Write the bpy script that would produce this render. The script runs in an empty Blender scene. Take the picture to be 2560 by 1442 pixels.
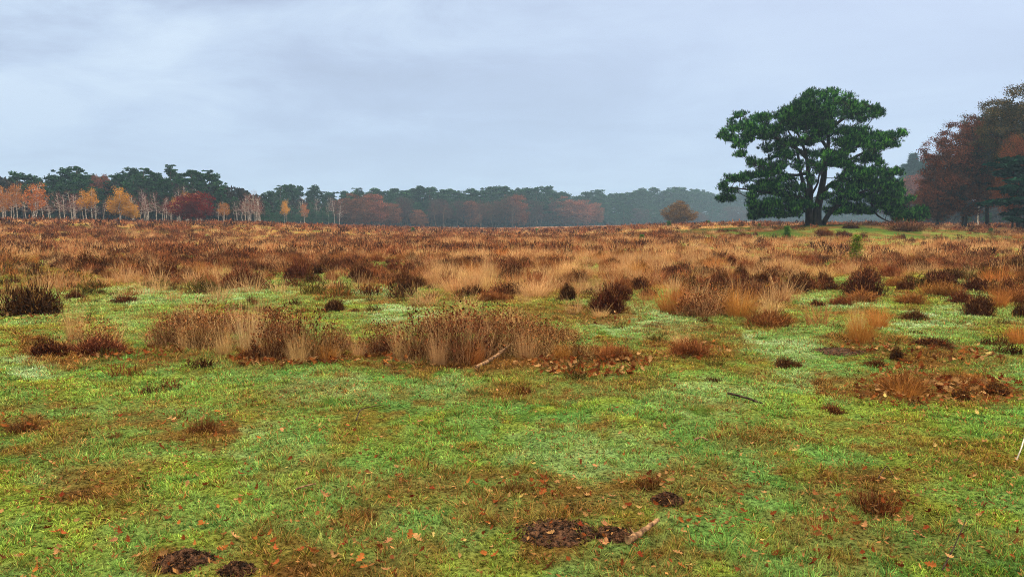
import bpy, math, random
import numpy as np
from math import radians as RAD
rng = np.random.default_rng(11)
random.seed(11)
scene = bpy.context.scene
COL = scene.collection

# ------------------------------------------------------------------ camera, sky, sun, exposure
CAM_Z = 1.6
F = 1850.0                                   # focal length in photo pixels (photo 2560 wide)
PITCH = math.atan((721.0 - 560.0) / F)
cam = bpy.data.cameras.new('camera'); camo = bpy.data.objects.new('camera', cam); COL.objects.link(camo)
cam.sensor_width = 36; cam.lens = F / 2560 * 36; cam.clip_start = 0.05; cam.clip_end = 6000
camo.location = (0, 0, CAM_Z); camo.rotation_euler = (math.pi / 2 - PITCH, 0, 0)
scene.camera = camo

SUN_EL, SUN_AZ = RAD(38), RAD(70)            # azimuth from +Y towards +X: veiled sun, to the right
world = bpy.data.worlds.new('World'); scene.world = world; world.use_nodes = True
nt = world.node_tree; nt.nodes.clear(); N = nt.nodes.new; L = nt.links.new
def wmath(op, a, b=None, c=None, clamp=False):
    n = N('ShaderNodeMath'); n.operation = op; n.use_clamp = clamp
    for i, v in enumerate((a, b, c)):
        if v is None: continue
        if isinstance(v, (int, float)): n.inputs[i].default_value = v
        else: L(v, n.inputs[i])
    return n.outputs[0]
sky = N('ShaderNodeTexSky'); sky.sky_type = 'NISHITA'; sky.sun_disc = False
sky.sun_elevation = SUN_EL; sky.sun_rotation = SUN_AZ
tc = N('ShaderNodeTexCoord'); sep = N('ShaderNodeSeparateXYZ'); L(tc.outputs['Generated'], sep.inputs[0])
zup = wmath('MAXIMUM', sep.outputs['Z'], 0.0)
den = wmath('ADD', zup, 0.16)
px = wmath('DIVIDE', sep.outputs['X'], den); py = wmath('DIVIDE', sep.outputs['Y'], den)
comb = N('ShaderNodeCombineXYZ'); L(px, comb.inputs[0]); L(py, comb.inputs[1])
def wnoise(scale, detail, rough, off, dist=0.0):
    m = N('ShaderNodeMapping'); m.inputs['Location'].default_value = off; L(comb.outputs[0], m.inputs[0])
    n = N('ShaderNodeTexNoise'); n.inputs['Scale'].default_value = scale; n.inputs['Detail'].default_value = detail
    n.inputs['Roughness'].default_value = rough; n.inputs['Distortion'].default_value = dist
    L(m.outputs[0], n.inputs['Vector']); return n.outputs['Fac']
def wramp(fac, stops):
    r = N('ShaderNodeValToRGB'); L(fac, r.inputs[0]); e = r.color_ramp.elements
    e[0].position, e[0].color = stops[0][0], (*stops[0][1], 1)
    e[1].position, e[1].color = stops[-1][0], (*stops[-1][1], 1)
    for p, c in stops[1:-1]:
        k = e.new(p); k.color = (*c, 1)
    return r.outputs[0]
def wmix(f, a, b, mode='MIX'):
    m = N('ShaderNodeMix'); m.data_type = 'RGBA'; m.blend_type = mode
    if isinstance(f, (int, float)): m.inputs[0].default_value = f
    else: L(f, m.inputs[0])
    for s, v in ((6, a), (7, b)):
        if isinstance(v, tuple): m.inputs[s].default_value = (*v, 1)
        else: L(v, m.inputs[s])
    return m.outputs[2]
n1 = wnoise(0.55, 6, 0.55, (3.1, 7.7, 0), 0.3)
n2 = wnoise(1.6, 7, 0.6, (9.3, 1.2, 0), 0.5)
cl = wmath('ADD', wmath('MULTIPLY', n1, 0.62), wmath('MULTIPLY', n2, 0.38))
# darker, more broken cloud towards the upper left (-X), even veil elsewhere
leftness = wmath('MULTIPLY', wmath('SUBTRACT', 0.35, sep.outputs['X']), 1.1, None, True)
high = wmath('MULTIPLY', wmath('SUBTRACT', zup, 0.06), 4.5, None, True)
amt = wmath("ADD", wmath("MULTIPLY", wmath("MULTIPLY", leftness, high), 0.85), 0.15, None, True)
veil = wramp(zup, [(0.0, (5.4, 6.6, 8.4)), (0.12, (4.9, 6.05, 7.9)), (0.32, (5.2, 6.1, 7.9)), (1.0, (5.6, 6.6, 8.6))])
rightness = wmath('MULTIPLY', wmath('ADD', sep.outputs['X'], 0.1), 0.5, None, True)
veil = wmix(wmath('MULTIPLY', rightness, high), veil, (6.4, 7.2, 9.4))
cloudcol = wramp(cl, [(0.38, (3.2, 3.8, 5.2)), (0.46, (4.0, 4.8, 6.5)), (0.52, (5.2, 6.3, 8.0)), (0.60, (6.6, 7.8, 9.1))])
vc = wmix(amt, veil, cloudcol)
vc = wmix(0.04, vc, sky.outputs[0])
boost = wmath('ADD', 1.0, wmath('MULTIPLY', wmath('SUBTRACT', zup, 0.34), 5.4, None, False))
boost = wmath('MAXIMUM', boost, 1.0)
warm = wmath('MULTIPLY', wmath('SUBTRACT', zup, 0.3), 4.0, None, True)      # unseen overhead sky brightened and warmed to whiten the light on the ground
bc = N('ShaderNodeCombineColor')
for i, wk in enumerate((0.6, 0.22, -0.34)): L(wmath('MULTIPLY', boost, wmath('ADD', 1.0, wmath('MULTIPLY', warm, wk))), bc.inputs[i])
vc = wmix(1.0, vc, bc.outputs[0], 'MULTIPLY')
bg = N('ShaderNodeBackground'); bg.inputs['Strength'].default_value = 0.109; L(vc, bg.inputs['Color'])
wo = N('ShaderNodeOutputWorld'); L(bg.outputs[0], wo.inputs['Surface'])

sl = bpy.data.lights.new('sun', 'SUN'); sl.energy = 1.5; sl.angle = RAD(12); sl.color = (1.0, 0.95, 0.86)
so = bpy.data.objects.new('sun', sl); COL.objects.link(so)
so.rotation_euler = (math.pi / 2 - SUN_EL, 0, math.pi - SUN_AZ)
so.location = (60, 20, 60)
scene.view_settings.view_transform = 'Standard'; scene.view_settings.look = 'None'
scene.view_settings.exposure = 0.08; scene.view_settings.gamma = 1.0
scene.cycles.max_bounces = 5; scene.cycles.diffuse_bounces = 1; scene.cycles.transmission_bounces = 2
scene.cycles.volume_bounces = 0; scene.cycles.use_denoising = True; scene.cycles.denoising_input_passes = 'RGB_ALBEDO_NORMAL'; scene.cycles.denoising_prefilter = 'NONE'; scene.cycles.filter_width = 1.05
scene.cycles.use_light_tree = False

# ------------------------------------------------------------------ helpers
def srgb(r, g, b, k=1.0):
    c = np.array([r, g, b], float) / 255
    return np.where(c <= 0.04045, c / 12.92, ((c + 0.055) / 1.055) ** 2.4) * k
def hsh(ix, iy, s):
    h = (ix.astype(np.int64) * 374761393 + iy.astype(np.int64) * 668265263 + s * 974634777) & 0xFFFFFFFF
    h = ((h ^ (h >> 13)) * 1274126177) & 0xFFFFFFFF
    h = h ^ (h >> 16)
    return (h & 0xFFFFFF) / float(0xFFFFFF)
def vnoise(x, y, s=0):
    x = np.asarray(x, float); y = np.asarray(y, float)
    ix = np.floor(x); iy = np.floor(y); fx = x - ix; fy = y - iy
    fx = fx * fx * (3 - 2 * fx); fy = fy * fy * (3 - 2 * fy)
    a = hsh(ix, iy, s); b = hsh(ix + 1, iy, s); c = hsh(ix, iy + 1, s); d = hsh(ix + 1, iy + 1, s)
    return (a * (1 - fx) + b * fx) * (1 - fy) + (c * (1 - fx) + d * fx) * fy
def fbm(x, y, s=0, oct=4):
    v = 0; a = 0.5; t = 0
    for i in range(oct):
        c, sn = math.cos(0.6 * i), math.sin(0.6 * i)
        v = v + a * vnoise((x * c - y * sn) * 2 ** i, (x * sn + y * c) * 2 ** i, s + 17 * i); t += a; a *= 0.5
    return v / t
def sstep(a, b, x):
    t = np.clip((np.asarray(x, float) - a) / (b - a), 0, 1); return t * t * (3 - 2 * t)

CP, SP = math.cos(PITCH), math.sin(PITCH)
def pixdir(px, py):
    xc = (np.asarray(px, float) - 1280) / F; yc = -(np.asarray(py, float) - 721) / F
    return xc, CP + yc * SP, -SP + yc * CP      # world x, y, z
def topix(x, y, z):
    dz = z - CAM_Z; d = y * CP - dz * SP; up = y * SP + dz * CP
    return 1280 + F * x / d, 721 - F * up / d
def at_depth(px, py, Y):
    x, y, z = pixdir(px, py); return x / y * Y, Y, CAM_Z + z / y * Y

RX = [-400, 0, 600, 860, 1100, 1300, 1500, 1650, 1850, 2200, 2560, 3000]
RZ = [2.2, 2.1, 1.6, 0.8, 0.15, -0.15, 0.45, 1.15, 1.6, 1.3, 1.15, 1.1]
MCX, MCY, _ = at_depth(2080, 580, 80)
def height(x, y):
    x = np.asarray(x, float); y = np.asarray(y, float)
    d = np.hypot(x, y)
    ax = 1280 + F * x / np.maximum(y, 0.3 * d + 0.01) * CP
    h = np.interp(ax, RX, RZ) * sstep(50, 140, d) * (y > 0)
    m = np.clip(1.12 - np.hypot((x - MCX) / 17.0, (y - MCY) / 21.0), 0, 1)
    m = m * m * (3 - 2 * m)
    h = h * (1 - m) + (1.42 + 0.3 * (vnoise(x / 6, y / 6, 3) - .5)) * m
    far = sstep(14, 60, d)
    h = h + (fbm(x / 14, y / 14, 5, 3) - .5) * 0.55 * far
    h = h + (fbm(x / 1.7, y / 1.7, 9, 4) - .5) * (0.10 + 0.05 * far)
    return h
def ground_hit(px, py):
    """where the camera ray through a photo pixel meets the terrain"""
    dx, dy, dz = pixdir(px, py)
    t = 1.5 * 1.01 ** np.arange(620)
    X, Y, Z = dx * t, dy * t, CAM_Z + dz * t
    below = np.nonzero(Z < height(X, Y))[0]
    i = below[0] if len(below) else len(t) - 1
    return X[i], Y[i], float(height(X[i], Y[i]))

def new_mesh(name, V, Fq, C=None, smooth=False):
    me = bpy.data.meshes.new(name)
    V = np.ascontiguousarray(V, np.float32).reshape(-1, 3); Fq = np.ascontiguousarray(Fq, np.int32).reshape(-1, 4)
    me.vertices.add(len(V)); me.vertices.foreach_set('co', V.ravel())
    me.loops.add(Fq.size); me.loops.foreach_set('vertex_index', Fq.ravel())
    me.polygons.add(len(Fq)); me.polygons.foreach_set('loop_start', np.arange(0, Fq.size, 4, dtype=np.int32))
    me.update(calc_edges=True)
    if smooth: me.polygons.foreach_set('use_smooth', np.ones(len(Fq), bool))
    if C is not None:
        C = np.asarray(C, np.float32).reshape(-1, 3)
        a = me.color_attributes.new('Col', 'FLOAT_COLOR', 'POINT')
        a.data.foreach_set('color', np.concatenate([C, np.ones((len(C), 1), np.float32)], 1).ravel())
    return me
class MB:
    """collects quads with a colour per vertex"""
    def __init__(s): s.v = []; s.f = []; s.c = []; s.n = 0
    def add(s, V, Fq, C):
        V = np.asarray(V, float).reshape(-1, 3); C = np.asarray(C, float)
        if C.ndim == 1: C = np.broadcast_to(C, V.shape)
        s.v.append(V); s.f.append(np.asarray(Fq).reshape(-1, 4) + s.n); s.c.append(C.reshape(-1, 3)); s.n += len(V)
    def arrays(s): return np.concatenate(s.v), np.concatenate(s.f), np.concatenate(s.c)
    def mesh(s, name, mat, smooth=False):
        me = new_mesh(name, *s.arrays(), smooth=smooth); me.materials.append(mat); return me
def link(name, me, parent=None):
    o = bpy.data.objects.new(name, me); COL.objects.link(o)
    if parent is not None: o.parent = parent
    return o
def tag(o, label=None, cat=None, group=None, kind=None):
    if label: o['label'] = label
    if cat: o['category'] = cat
    if group: o['group'] = group
    if kind: o['kind'] = kind
    return o
def empty(name, loc=(0, 0, 0)):
    o = bpy.data.objects.new(name, None); o.empty_display_size = 0.2; COL.objects.link(o); o.location = loc; return o
def copy_tree(o, parent=None):
    c = o.copy(); COL.objects.link(c); c.parent = parent
    for ch in [k for k in ALLOBJ if k.parent == o]:
        copy_tree(ch, c)
    return c
ALLOBJ = []

def blades(base, az, lean, length, width, bend, nseg, col, tipcol=None, waz=None, r=rng, taper=0.9):
    base = np.asarray(base, float); n = len(base)
    B = lambda a: np.broadcast_to(np.asarray(a, float), (n,))
    az, lean, length, width, bend = map(B, (az, lean, length, width, bend))
    waz = r.uniform(0, math.pi, n) if waz is None else waz
    wv = np.stack([np.cos(waz), np.sin(waz), np.zeros(n)], 1)
    P = base.copy(); V = np.empty((n, nseg + 1, 2, 3)); C = np.empty((n, nseg + 1, 2, 3))
    col = np.broadcast_to(col, (n, 3)); tip = col if tipcol is None else np.broadcast_to(tipcol, (n, 3))
    for k in range(nseg + 1):
        s = k / nseg
        w = (width * (1 - taper * s) * 0.5)[:, None]
        V[:, k, 0] = P - wv * w; V[:, k, 1] = P + wv * w
        C[:, k] = (col * (1 - s) + tip * s)[:, None]
        a = lean + bend * (s + 0.5 / nseg)
        st = (length / nseg)[:, None]
        P = P + st * np.stack([np.sin(a) * np.cos(az), np.sin(a) * np.sin(az), np.cos(a)], 1)
    idx = np.arange(n * (nseg + 1) * 2).reshape(n, nseg + 1, 2)
    f = np.stack([idx[:, :-1, 0], idx[:, :-1, 1], idx[:, 1:, 1], idx[:, 1:, 0]], -1)
    return V.reshape(-1, 3), f.reshape(-1, 4), C.reshape(-1, 3)
def cards(c, size, col, r, aspect=0.55, flat=0.0):
    c = np.asarray(c, float); n = len(c)
    u = r.normal(size=(n, 3)); u[:, 2] *= (1 - flat); u /= np.linalg.norm(u, axis=1)[:, None] + 1e-9
    t = r.normal(size=(n, 3)); t[:, 2] *= (1 - flat); v = np.cross(u, t)
    if flat > 0: v = t - u * (t * u).sum(1)[:, None]
    v /= np.linalg.norm(v, axis=1)[:, None] + 1e-9
    s = np.broadcast_to(size, (n,))[:, None] * 0.5
    V = np.stack([c - u * s, c - v * s * aspect, c + u * s, c + v * s * aspect], 1)
    f = np.arange(n * 4).reshape(n, 4)
    col = np.broadcast_to(col, (n, 3))
    return V.reshape(-1, 3), f, np.repeat(col, 4, 0)
def frusta(p0, p1, r0, r1, sides, col, twist=0.0):
    p0 = np.asarray(p0, float); p1 = np.asarray(p1, float); n = len(p0)
    d = p1 - p0; d /= np.linalg.norm(d, axis=1)[:, None] + 1e-9
    ref = np.where(np.abs(d[:, 2:3]) > 0.9, [[1., 0, 0]], [[0., 0, 1]])
    a = np.cross(d, ref); a /= np.linalg.norm(a, axis=1)[:, None] + 1e-9; b = np.cross(d, a)
    th = np.arange(sides) / sides * 2 * math.pi
    ring = a[:, None] * np.cos(th)[None, :, None] + b[:, None] * np.sin(th)[None, :, None]
    V = np.stack([p0[:, None] + ring * np.reshape(r0, (-1, 1, 1)), p1[:, None] + ring * np.reshape(r1, (-1, 1, 1))], 1)
    idx = np.arange(n * 2 * sides).reshape(n, 2, sides); nx = np.roll(idx, -1, 2)
    f = np.stack([idx[:, 0], nx[:, 0], nx[:, 1], idx[:, 1]], -1)
    return V.reshape(-1, 3), f.reshape(-1, 4), col
def tube(mb, pts, radii, sides, col, rough=0.0, r=rng, cap=True):
    pts = np.asarray(pts, float); radii = np.asarray(radii, float); n = len(pts)
    d = np.gradient(pts, axis=0); d /= np.linalg.norm(d, axis=1)[:, None] + 1e-9
    ref = np.array([0, 0, 1.]) if abs(d[:, 2]).mean() < 0.8 else np.array([0, 1., 0])
    a = np.cross(d, ref); a /= np.linalg.norm(a, axis=1)[:, None]; b = np.cross(d, a)
    th = np.arange(sides) / sides * 2 * math.pi
    rr = radii[:, None] * (1 + rough * r.uniform(-1, 1, (n, sides)))
    V = pts[:, None] + (a[:, None] * np.cos(th)[None, :, None] + b[:, None] * np.sin(th)[None, :, None]) * rr[..., None]
    idx = np.arange(n * sides).reshape(n, sides); nx = np.roll(idx, -1, 1)
    f = np.stack([idx[:-1], nx[:-1], nx[1:], idx[1:]], -1).reshape(-1, 4)
    mb.add(V, f, col)
    if cap:
        for row in (0, n - 1):
            c = V[row].mean(0); vv = np.concatenate([V[row], c[None]]); k = sides
            ff = [(i, (i + 1) % k, k, k) for i in range(k)]
            ff = [(i, (i + 1) % k, (i + 2) % k, k) for i in range(0, k, 2)] if k % 2 == 0 else ff
            mb.add(vv, np.array(ff), col)
def spline(pts, n):
    pts = np.asarray(pts, float); m = len(pts)
    P = np.concatenate([[2 * pts[0] - pts[1]], pts, [2 * pts[-1] - pts[-2]]])
    t = np.linspace(0, m - 1 - 1e-6, n); i = t.astype(int); u = (t - i)[:, None]
    p0, p1, p2, p3 = P[i], P[i + 1], P[i + 2], P[i + 3]
    return 0.5 * (2 * p1 + (p2 - p0) * u + (2 * p0 - 5 * p1 + 4 * p2 - p3) * u ** 2 + (3 * p1 - p0 - 3 * p2 + p3) * u ** 3)
def grow(stem, targets, r, sag=0.06, twig=0.012, cap=0.2, drop=0.35):
    """joins every target to the closest bit of the growing skeleton; returns node positions, parents and radii"""
    P = [np.array(p, float) for p in stem]; par = [-1] + list(range(len(stem) - 1))
    T = np.asarray(targets, float); root = P[-1]
    cen = P[len(P) // 2]
    order = np.argsort(np.linalg.norm(T - cen, axis=1)); ends = []
    for ti in order:
        t = T[ti]; A = np.array(P); d = t - A
        cost = np.linalg.norm(d, axis=1) + drop * np.maximum(0, A[:, 2] - t[2]) * 2
        j = int(np.argmin(cost)); a = P[j]; dist = np.linalg.norm(t - a)
        k = max(1, min(5, int(dist / 0.8) + 1)); prev = j
        off = r.normal(size=3) * dist * 0.08
        for q in range(1, k + 1):
            s = q / k; p = a + (t - a) * s + off * math.sin(s * math.pi) - np.array([0, 0, sag * dist * math.sin(s * math.pi)])
            P.append(p); par.append(prev); prev = len(P) - 1
        ends.append(prev)
    P = np.array(P); par = np.array(par); w = np.zeros(len(P))
    w[ends] += 1
    for i in range(len(P) - 1, 0, -1):
        w[par[i]] += max(w[i], 0)
    rad = twig * np.power(np.maximum(w, 1), 0.52)
    return P, par, np.minimum(rad, cap)

# ------------------------------------------------------------------ materials
def mat_new(name):
    m = bpy.data.materials.new(name); m.use_nodes = True; t = m.node_tree; t.nodes.clear(); return m, t
def foliage_mat(name, trans=0.25, vary=0.25, huev=0.02, nscale=0.0, nlo=0.7, nhi=1.25, gloss=0.0):
    m, t = mat_new(name); n = t.nodes.new; l = t.links.new
    at = n('ShaderNodeAttribute'); at.attribute_name = 'Col'
    oi = n('ShaderNodeObjectInfo')
    hs = n('ShaderNodeHueSaturation')
    mr = n('ShaderNodeMapRange'); mr.inputs[3].default_value = 1 - vary; mr.inputs[4].default_value = 1 + vary; l(oi.outputs['Random'], mr.inputs[0])
    fr = n('ShaderNodeMath'); fr.operation = 'MULTIPLY'; fr.inputs[1].default_value = 7.31; l(oi.outputs['Random'], fr.inputs[0])
    f2 = n('ShaderNodeMath'); f2.operation = 'FRACT'; l(fr.outputs[0], f2.inputs[0])
    mh = n('ShaderNodeMapRange'); mh.inputs[3].default_value = 0.5 - huev; mh.inputs[4].default_value = 0.5 + huev; l(f2.outputs[0], mh.inputs[0])
    l(mh.outputs[0], hs.inputs['Hue']); l(mr.outputs[0], hs.inputs['Value']); l(at.outputs['Color'], hs.inputs['Color'])
    col = hs.outputs[0]
    if nscale:
        tcn = n('ShaderNodeTexCoord'); ns = n('ShaderNodeTexNoise'); ns.inputs['Scale'].default_value = nscale; ns.inputs['Detail'].default_value = 5
        l(tcn.outputs['Object'], ns.inputs['Vector'])
        m2 = n('ShaderNodeMapRange'); m2.inputs[1].default_value = 0.3; m2.inputs[2].default_value = 0.7; m2.inputs[3].default_value = nlo; m2.inputs[4].default_value = nhi
        l(ns.outputs['Fac'], m2.inputs[0])
        vm = n('ShaderNodeVectorMath'); vm.operation = 'SCALE'; l(col, vm.inputs[0]); l(m2.outputs[0], vm.inputs['Scale']); col = vm.outputs[0]
    df = n('ShaderNodeBsdfDiffuse'); l(col, df.inputs['Color']); out = df.outputs[0]
    if trans:
        tr = n('ShaderNodeBsdfTranslucent'); l(col, tr.inputs['Color'])
        mx = n('ShaderNodeMixShader'); mx.inputs[0].default_value = trans; l(out, mx.inputs[1]); l(tr.outputs[0], mx.inputs[2]); out = mx.outputs[0]
    if gloss:
        gl = n('ShaderNodeBsdfGlossy'); gl.inputs['Roughness'].default_value = 0.45
        fz = n('ShaderNodeFresnel'); fz.inputs[0].default_value = 1.35
        mm = n('ShaderNodeMath'); mm.operation = 'MULTIPLY'; mm.inputs[1].default_value = gloss; l(fz.outputs[0], mm.inputs[0])
        mx = n('ShaderNodeMixShader'); l(mm.outputs[0], mx.inputs[0]); l(out, mx.inputs[1]); l(gl.outputs[0], mx.inputs[2]); out = mx.outputs[0]
    o = n('ShaderNodeOutputMaterial'); l(out, o.inputs[0]); return m
def bark_mat(name, c0, c1, scale=4.0, stretch=0.25, bump=0.5):
    m, t = mat_new(name); n = t.nodes.new; l = t.links.new
    tcn = n('ShaderNodeTexCoord'); mp = n('ShaderNodeMapping'); mp.inputs['Scale'].default_value = (1, 1, stretch); l(tcn.outputs['Object'], mp.inputs[0])
    ns = n('ShaderNodeTexNoise'); ns.inputs['Scale'].default_value = scale; ns.inputs['Detail'].default_value = 6; l(mp.outputs[0], ns.inputs['Vector'])
    r = n('ShaderNodeValToRGB'); r.color_ramp.elements[0].position = 0.38; r.color_ramp.elements[1].position = 0.62
    r.color_ramp.elements[0].color = (*c0, 1); r.color_ramp.elements[1].color = (*c1, 1); l(ns.outputs['Fac'], r.inputs[0])
    b = n('ShaderNodeBump'); b.inputs['Strength'].default_value = bump; b.inputs['Distance'].default_value = 0.05; l(ns.outputs['Fac'], b.inputs['Height'])
    p = n('ShaderNodeBsdfPrincipled'); p.inputs['Roughness'].default_value = 0.9; p.inputs['Specular IOR Level'].default_value = 0.15
    l(r.outputs[0], p.inputs['Base Color']); l(b.outputs[0], p.inputs['Normal'])
    o = n('ShaderNodeOutputMaterial'); l(p.outputs[0], o.inputs[0]); return m
M = {
    'needle': foliage_mat('needles', 0.12, 0.22, 0.012),
    'heroneedle': foliage_mat('big_pine_needles', 0.15, 0.0, 0.0, 0.5, 0.75, 1.3),
    'leafy': foliage_mat('autumn_foliage', 0.3, 0.15, 0.01),
    'twig': foliage_mat('twigs', 0.0, 0.18, 0.01),
    'heather': foliage_mat('heather', 0.0, 0.22, 0.012, 1.7, 0.7, 1.3),
    'straw': foliage_mat('dry_grass', 0.06, 0.15, 0.01, 1.3, 0.78, 1.2),
    'grass': foliage_mat('short_grass', 0.1, 0.0, 0.0, 2.5, 0.8, 1.2, 0.0),
    'leaf': foliage_mat('dead_leaves', 0.2, 0.2, 0.012, 25, 0.75, 1.2),
    'pinebark': bark_mat('pine_bark', srgb(20, 15, 14), srgb(58, 45, 40), 5),
    'oakbark': bark_mat('oak_bark', srgb(20, 17, 17), srgb(52, 44, 42), 5),
    'foresttrunk': bark_mat('forest_pine_bark', srgb(52, 40, 36), srgb(112, 90, 76), 2.0),
    'birchbark': bark_mat('birch_bark', srgb(104, 92, 88), srgb(222, 212, 202), 3.0, 1.6, 0.1),
    'wood': bark_mat('weathered_wood', srgb(70, 50, 38), srgb(158, 120, 90), 30, 0.3, 0.4),
    'darkwood': bark_mat('dark_wet_wood', srgb(30, 22, 20), srgb(75, 58, 48), 30, 0.3, 0.4),
    'soil': bark_mat('dark_soil', srgb(28, 19, 15), srgb(104, 70, 52), 40, 1.0, 1.0),
}
def ground_mat():
    m, t = mat_new('heath_ground'); n = t.nodes.new; l = t.links.new
    at = n('ShaderNodeAttribute'); at.attribute_name = 'Col'; tcn = n('ShaderNodeTexCoord')
    a = n('ShaderNodeTexNoise'); a.inputs['Scale'].default_value = 34; a.inputs['Detail'].default_value = 10; a.inputs['Roughness'].default_value = 0.8; l(tcn.outputs['Object'], a.inputs['Vector'])
    b = n('ShaderNodeTexNoise'); b.inputs['Scale'].default_value = 1.1; b.inputs['Detail'].default_value = 8; b.inputs['Roughness'].default_value = 0.65; l(tcn.outputs['Object'], b.inputs['Vector'])
    m1 = n('ShaderNodeMapRange'); m1.inputs[1].default_value = 0.41; m1.inputs[2].default_value = 0.59; m1.inputs[3].default_value = 0.15; m1.inputs[4].default_value = 2.0; l(a.outputs['Fac'], m1.inputs[0])
    m2 = n('ShaderNodeMapRange'); m2.inputs[1].default_value = 0.32; m2.inputs[2].default_value = 0.68; m2.inputs[3].default_value = 0.75; m2.inputs[4].default_value = 1.2; l(b.outputs['Fac'], m2.inputs[0])
    mm = n('ShaderNodeMath'); mm.operation = 'MULTIPLY'; l(m1.outputs[0], mm.inputs[0]); l(m2.outputs[0], mm.inputs[1])
    vm = n('ShaderNodeVectorMath'); vm.operation = 'SCALE'; l(at.outputs['Color'], vm.inputs[0]); l(mm.outputs[0], vm.inputs['Scale'])
    bp = n('ShaderNodeBump'); bp.inputs['Strength'].default_value = 0.8; bp.inputs['Distance'].default_value = 0.03; l(a.outputs['Fac'], bp.inputs['Height'])
    d = n('ShaderNodeBsdfDiffuse'); l(vm.outputs[0], d.inputs['Color']); l(bp.outputs[0], d.inputs['Normal'])
    o = n('ShaderNodeOutputMaterial'); l(d.outputs[0], o.inputs[0]); return m

# ------------------------------------------------------------------ ground cover fields
KG = 1.0
MOSS = srgb(146, 166, 62, KG); GREEN = srgb(98, 148, 72, KG); DGREEN = srgb(70, 112, 42, KG)
BLUEG = srgb(120, 158, 88, KG); FROST = srgb(174, 204, 150, KG)
OLIVE = srgb(134, 126, 58, KG); BROWN = srgb(128, 84, 40, KG); DBROWN = srgb(74, 46, 28, KG); STRAW = srgb(196, 148, 90, KG)
HEATHC = srgb(92, 50, 36, KG)
EDGEX = [-300, 0, 150, 300, 500, 700, 870, 1000, 1200, 1350, 1450, 1650, 1800, 1950, 2000, 2100, 2300, 2560, 2900]
EDGEY = [660, 660, 672, 704, 714, 722, 712, 716, 736, 752, 756, 782, 800, 792, 735, 715, 700, 690, 690]
# bare or brown patches, frosty lawns: photo pixels cx, cy, rx, ry, strength
BROWNP = [(140, 880, 190, 45, 1), (630, 890, 290, 40, 1), (1230, 900, 380, 40, 1), (1500, 910, 150, 40, .9), (2260, 970, 190, 60, 1), (2450, 975, 150, 55, .9), (2400, 890, 210, 35, .8), (1720, 880, 160, 50, .7),
          (2160, 860, 110, 30, .8), (500, 1075, 110, 45, .9), (60, 1065, 110, 40, .8), (360, 1035, 90, 30, .5), (1290, 1235, 330, 70, .75), (1650, 1210, 230, 60, .6), (2180, 1290, 210, 90, .6), (2400, 1370, 300, 80, .35),
          (930, 1310, 110, 45, .7), (1400, 1335, 120, 55, .8), (460, 1410, 110, 40, .8), (1550, 1330, 70, 35, .6), (1000, 1230, 160, 60, .4), (1860, 1080, 130, 40, .45), (2050, 1090, 250, 40, .4), (2200, 1210, 100, 35, .5),
          (700, 1000, 300, 40, .35), (1380, 975, 260, 40, .5), (2480, 1160, 160, 60, .4), (1940, 810, 110, 25, .8), (1515, 800, 120, 30, .8), (250, 690, 260, 30, .5), (1400, 790, 150, 35, .5), (870, 1190, 90, 30, .3), (100, 1160, 120, 50, .25), (1750, 1160, 120, 40, .4)]
FROSTP = [(60, 925, 130, 35, .9), (460, 735, 240, 28, .9), (950, 740, 130, 28, 1), (620, 760, 130, 20, .5), (1000, 800, 120, 40, 1), (1620, 830, 170, 40, .9), (1950, 880, 150, 50, .9), (2330, 800, 170, 45, 1), (2420, 730, 90, 40, .8), (2300, 830, 130, 30, .8),
          (1760, 1000, 320, 60, .55), (850, 985, 200, 50, .6), (2040, 950, 130, 60, .7), (110, 660, 60, 14, .9), (1480, 1130, 250, 60, .45), (700, 1110, 250, 60, .5), (300, 1130, 200, 60, .35), (130, 1200, 120, 40, .4), (2100, 760, 120, 20, .8), (2230, 590, 190, 8, .9),
          (1100, 960, 200, 40, .5), (2520, 900, 80, 60, .6), (1640, 780, 80, 30, .7), (350, 790, 100, 40, .5), (1700, 1120, 250, 50, .4)]
MOSSP = [(200, 960, 260, 40, .9), (500, 985, 180, 30, .5), (330, 1300, 260, 90, .8), (250, 1380, 220, 60, .8), (60, 1210, 110, 50, .8), (500, 1130, 260, 50, .5), (1250, 950, 140, 30, .8), (1850, 1020, 250, 40, .6), (2300, 1080, 280, 60, .7), (1100, 1110, 260, 60, .5),
         (1080, 1245, 130, 25, .9), (1700, 900, 150, 30, .6), (2450, 1200, 160, 90, .6), (640, 1240, 200, 60, .5), (2050, 1040, 200, 40, .6), (900, 1060, 150, 50, .3), (150, 1290, 140, 60, .5), (1580, 940, 200, 25, .6), (2480, 1060, 120, 30, .6)]
def patch(PX, PY, lst, jx, jy):
    v = np.zeros_like(PX)
    for cx, cy, rx, ry, s in lst:
        q = np.hypot((PX + jx * rx - cx) / rx, (PY + jy * ry - cy) / ry)
        v = np.maximum(v, s * (1 - sstep(0.55, 1.15, q)))
    return v
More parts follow.
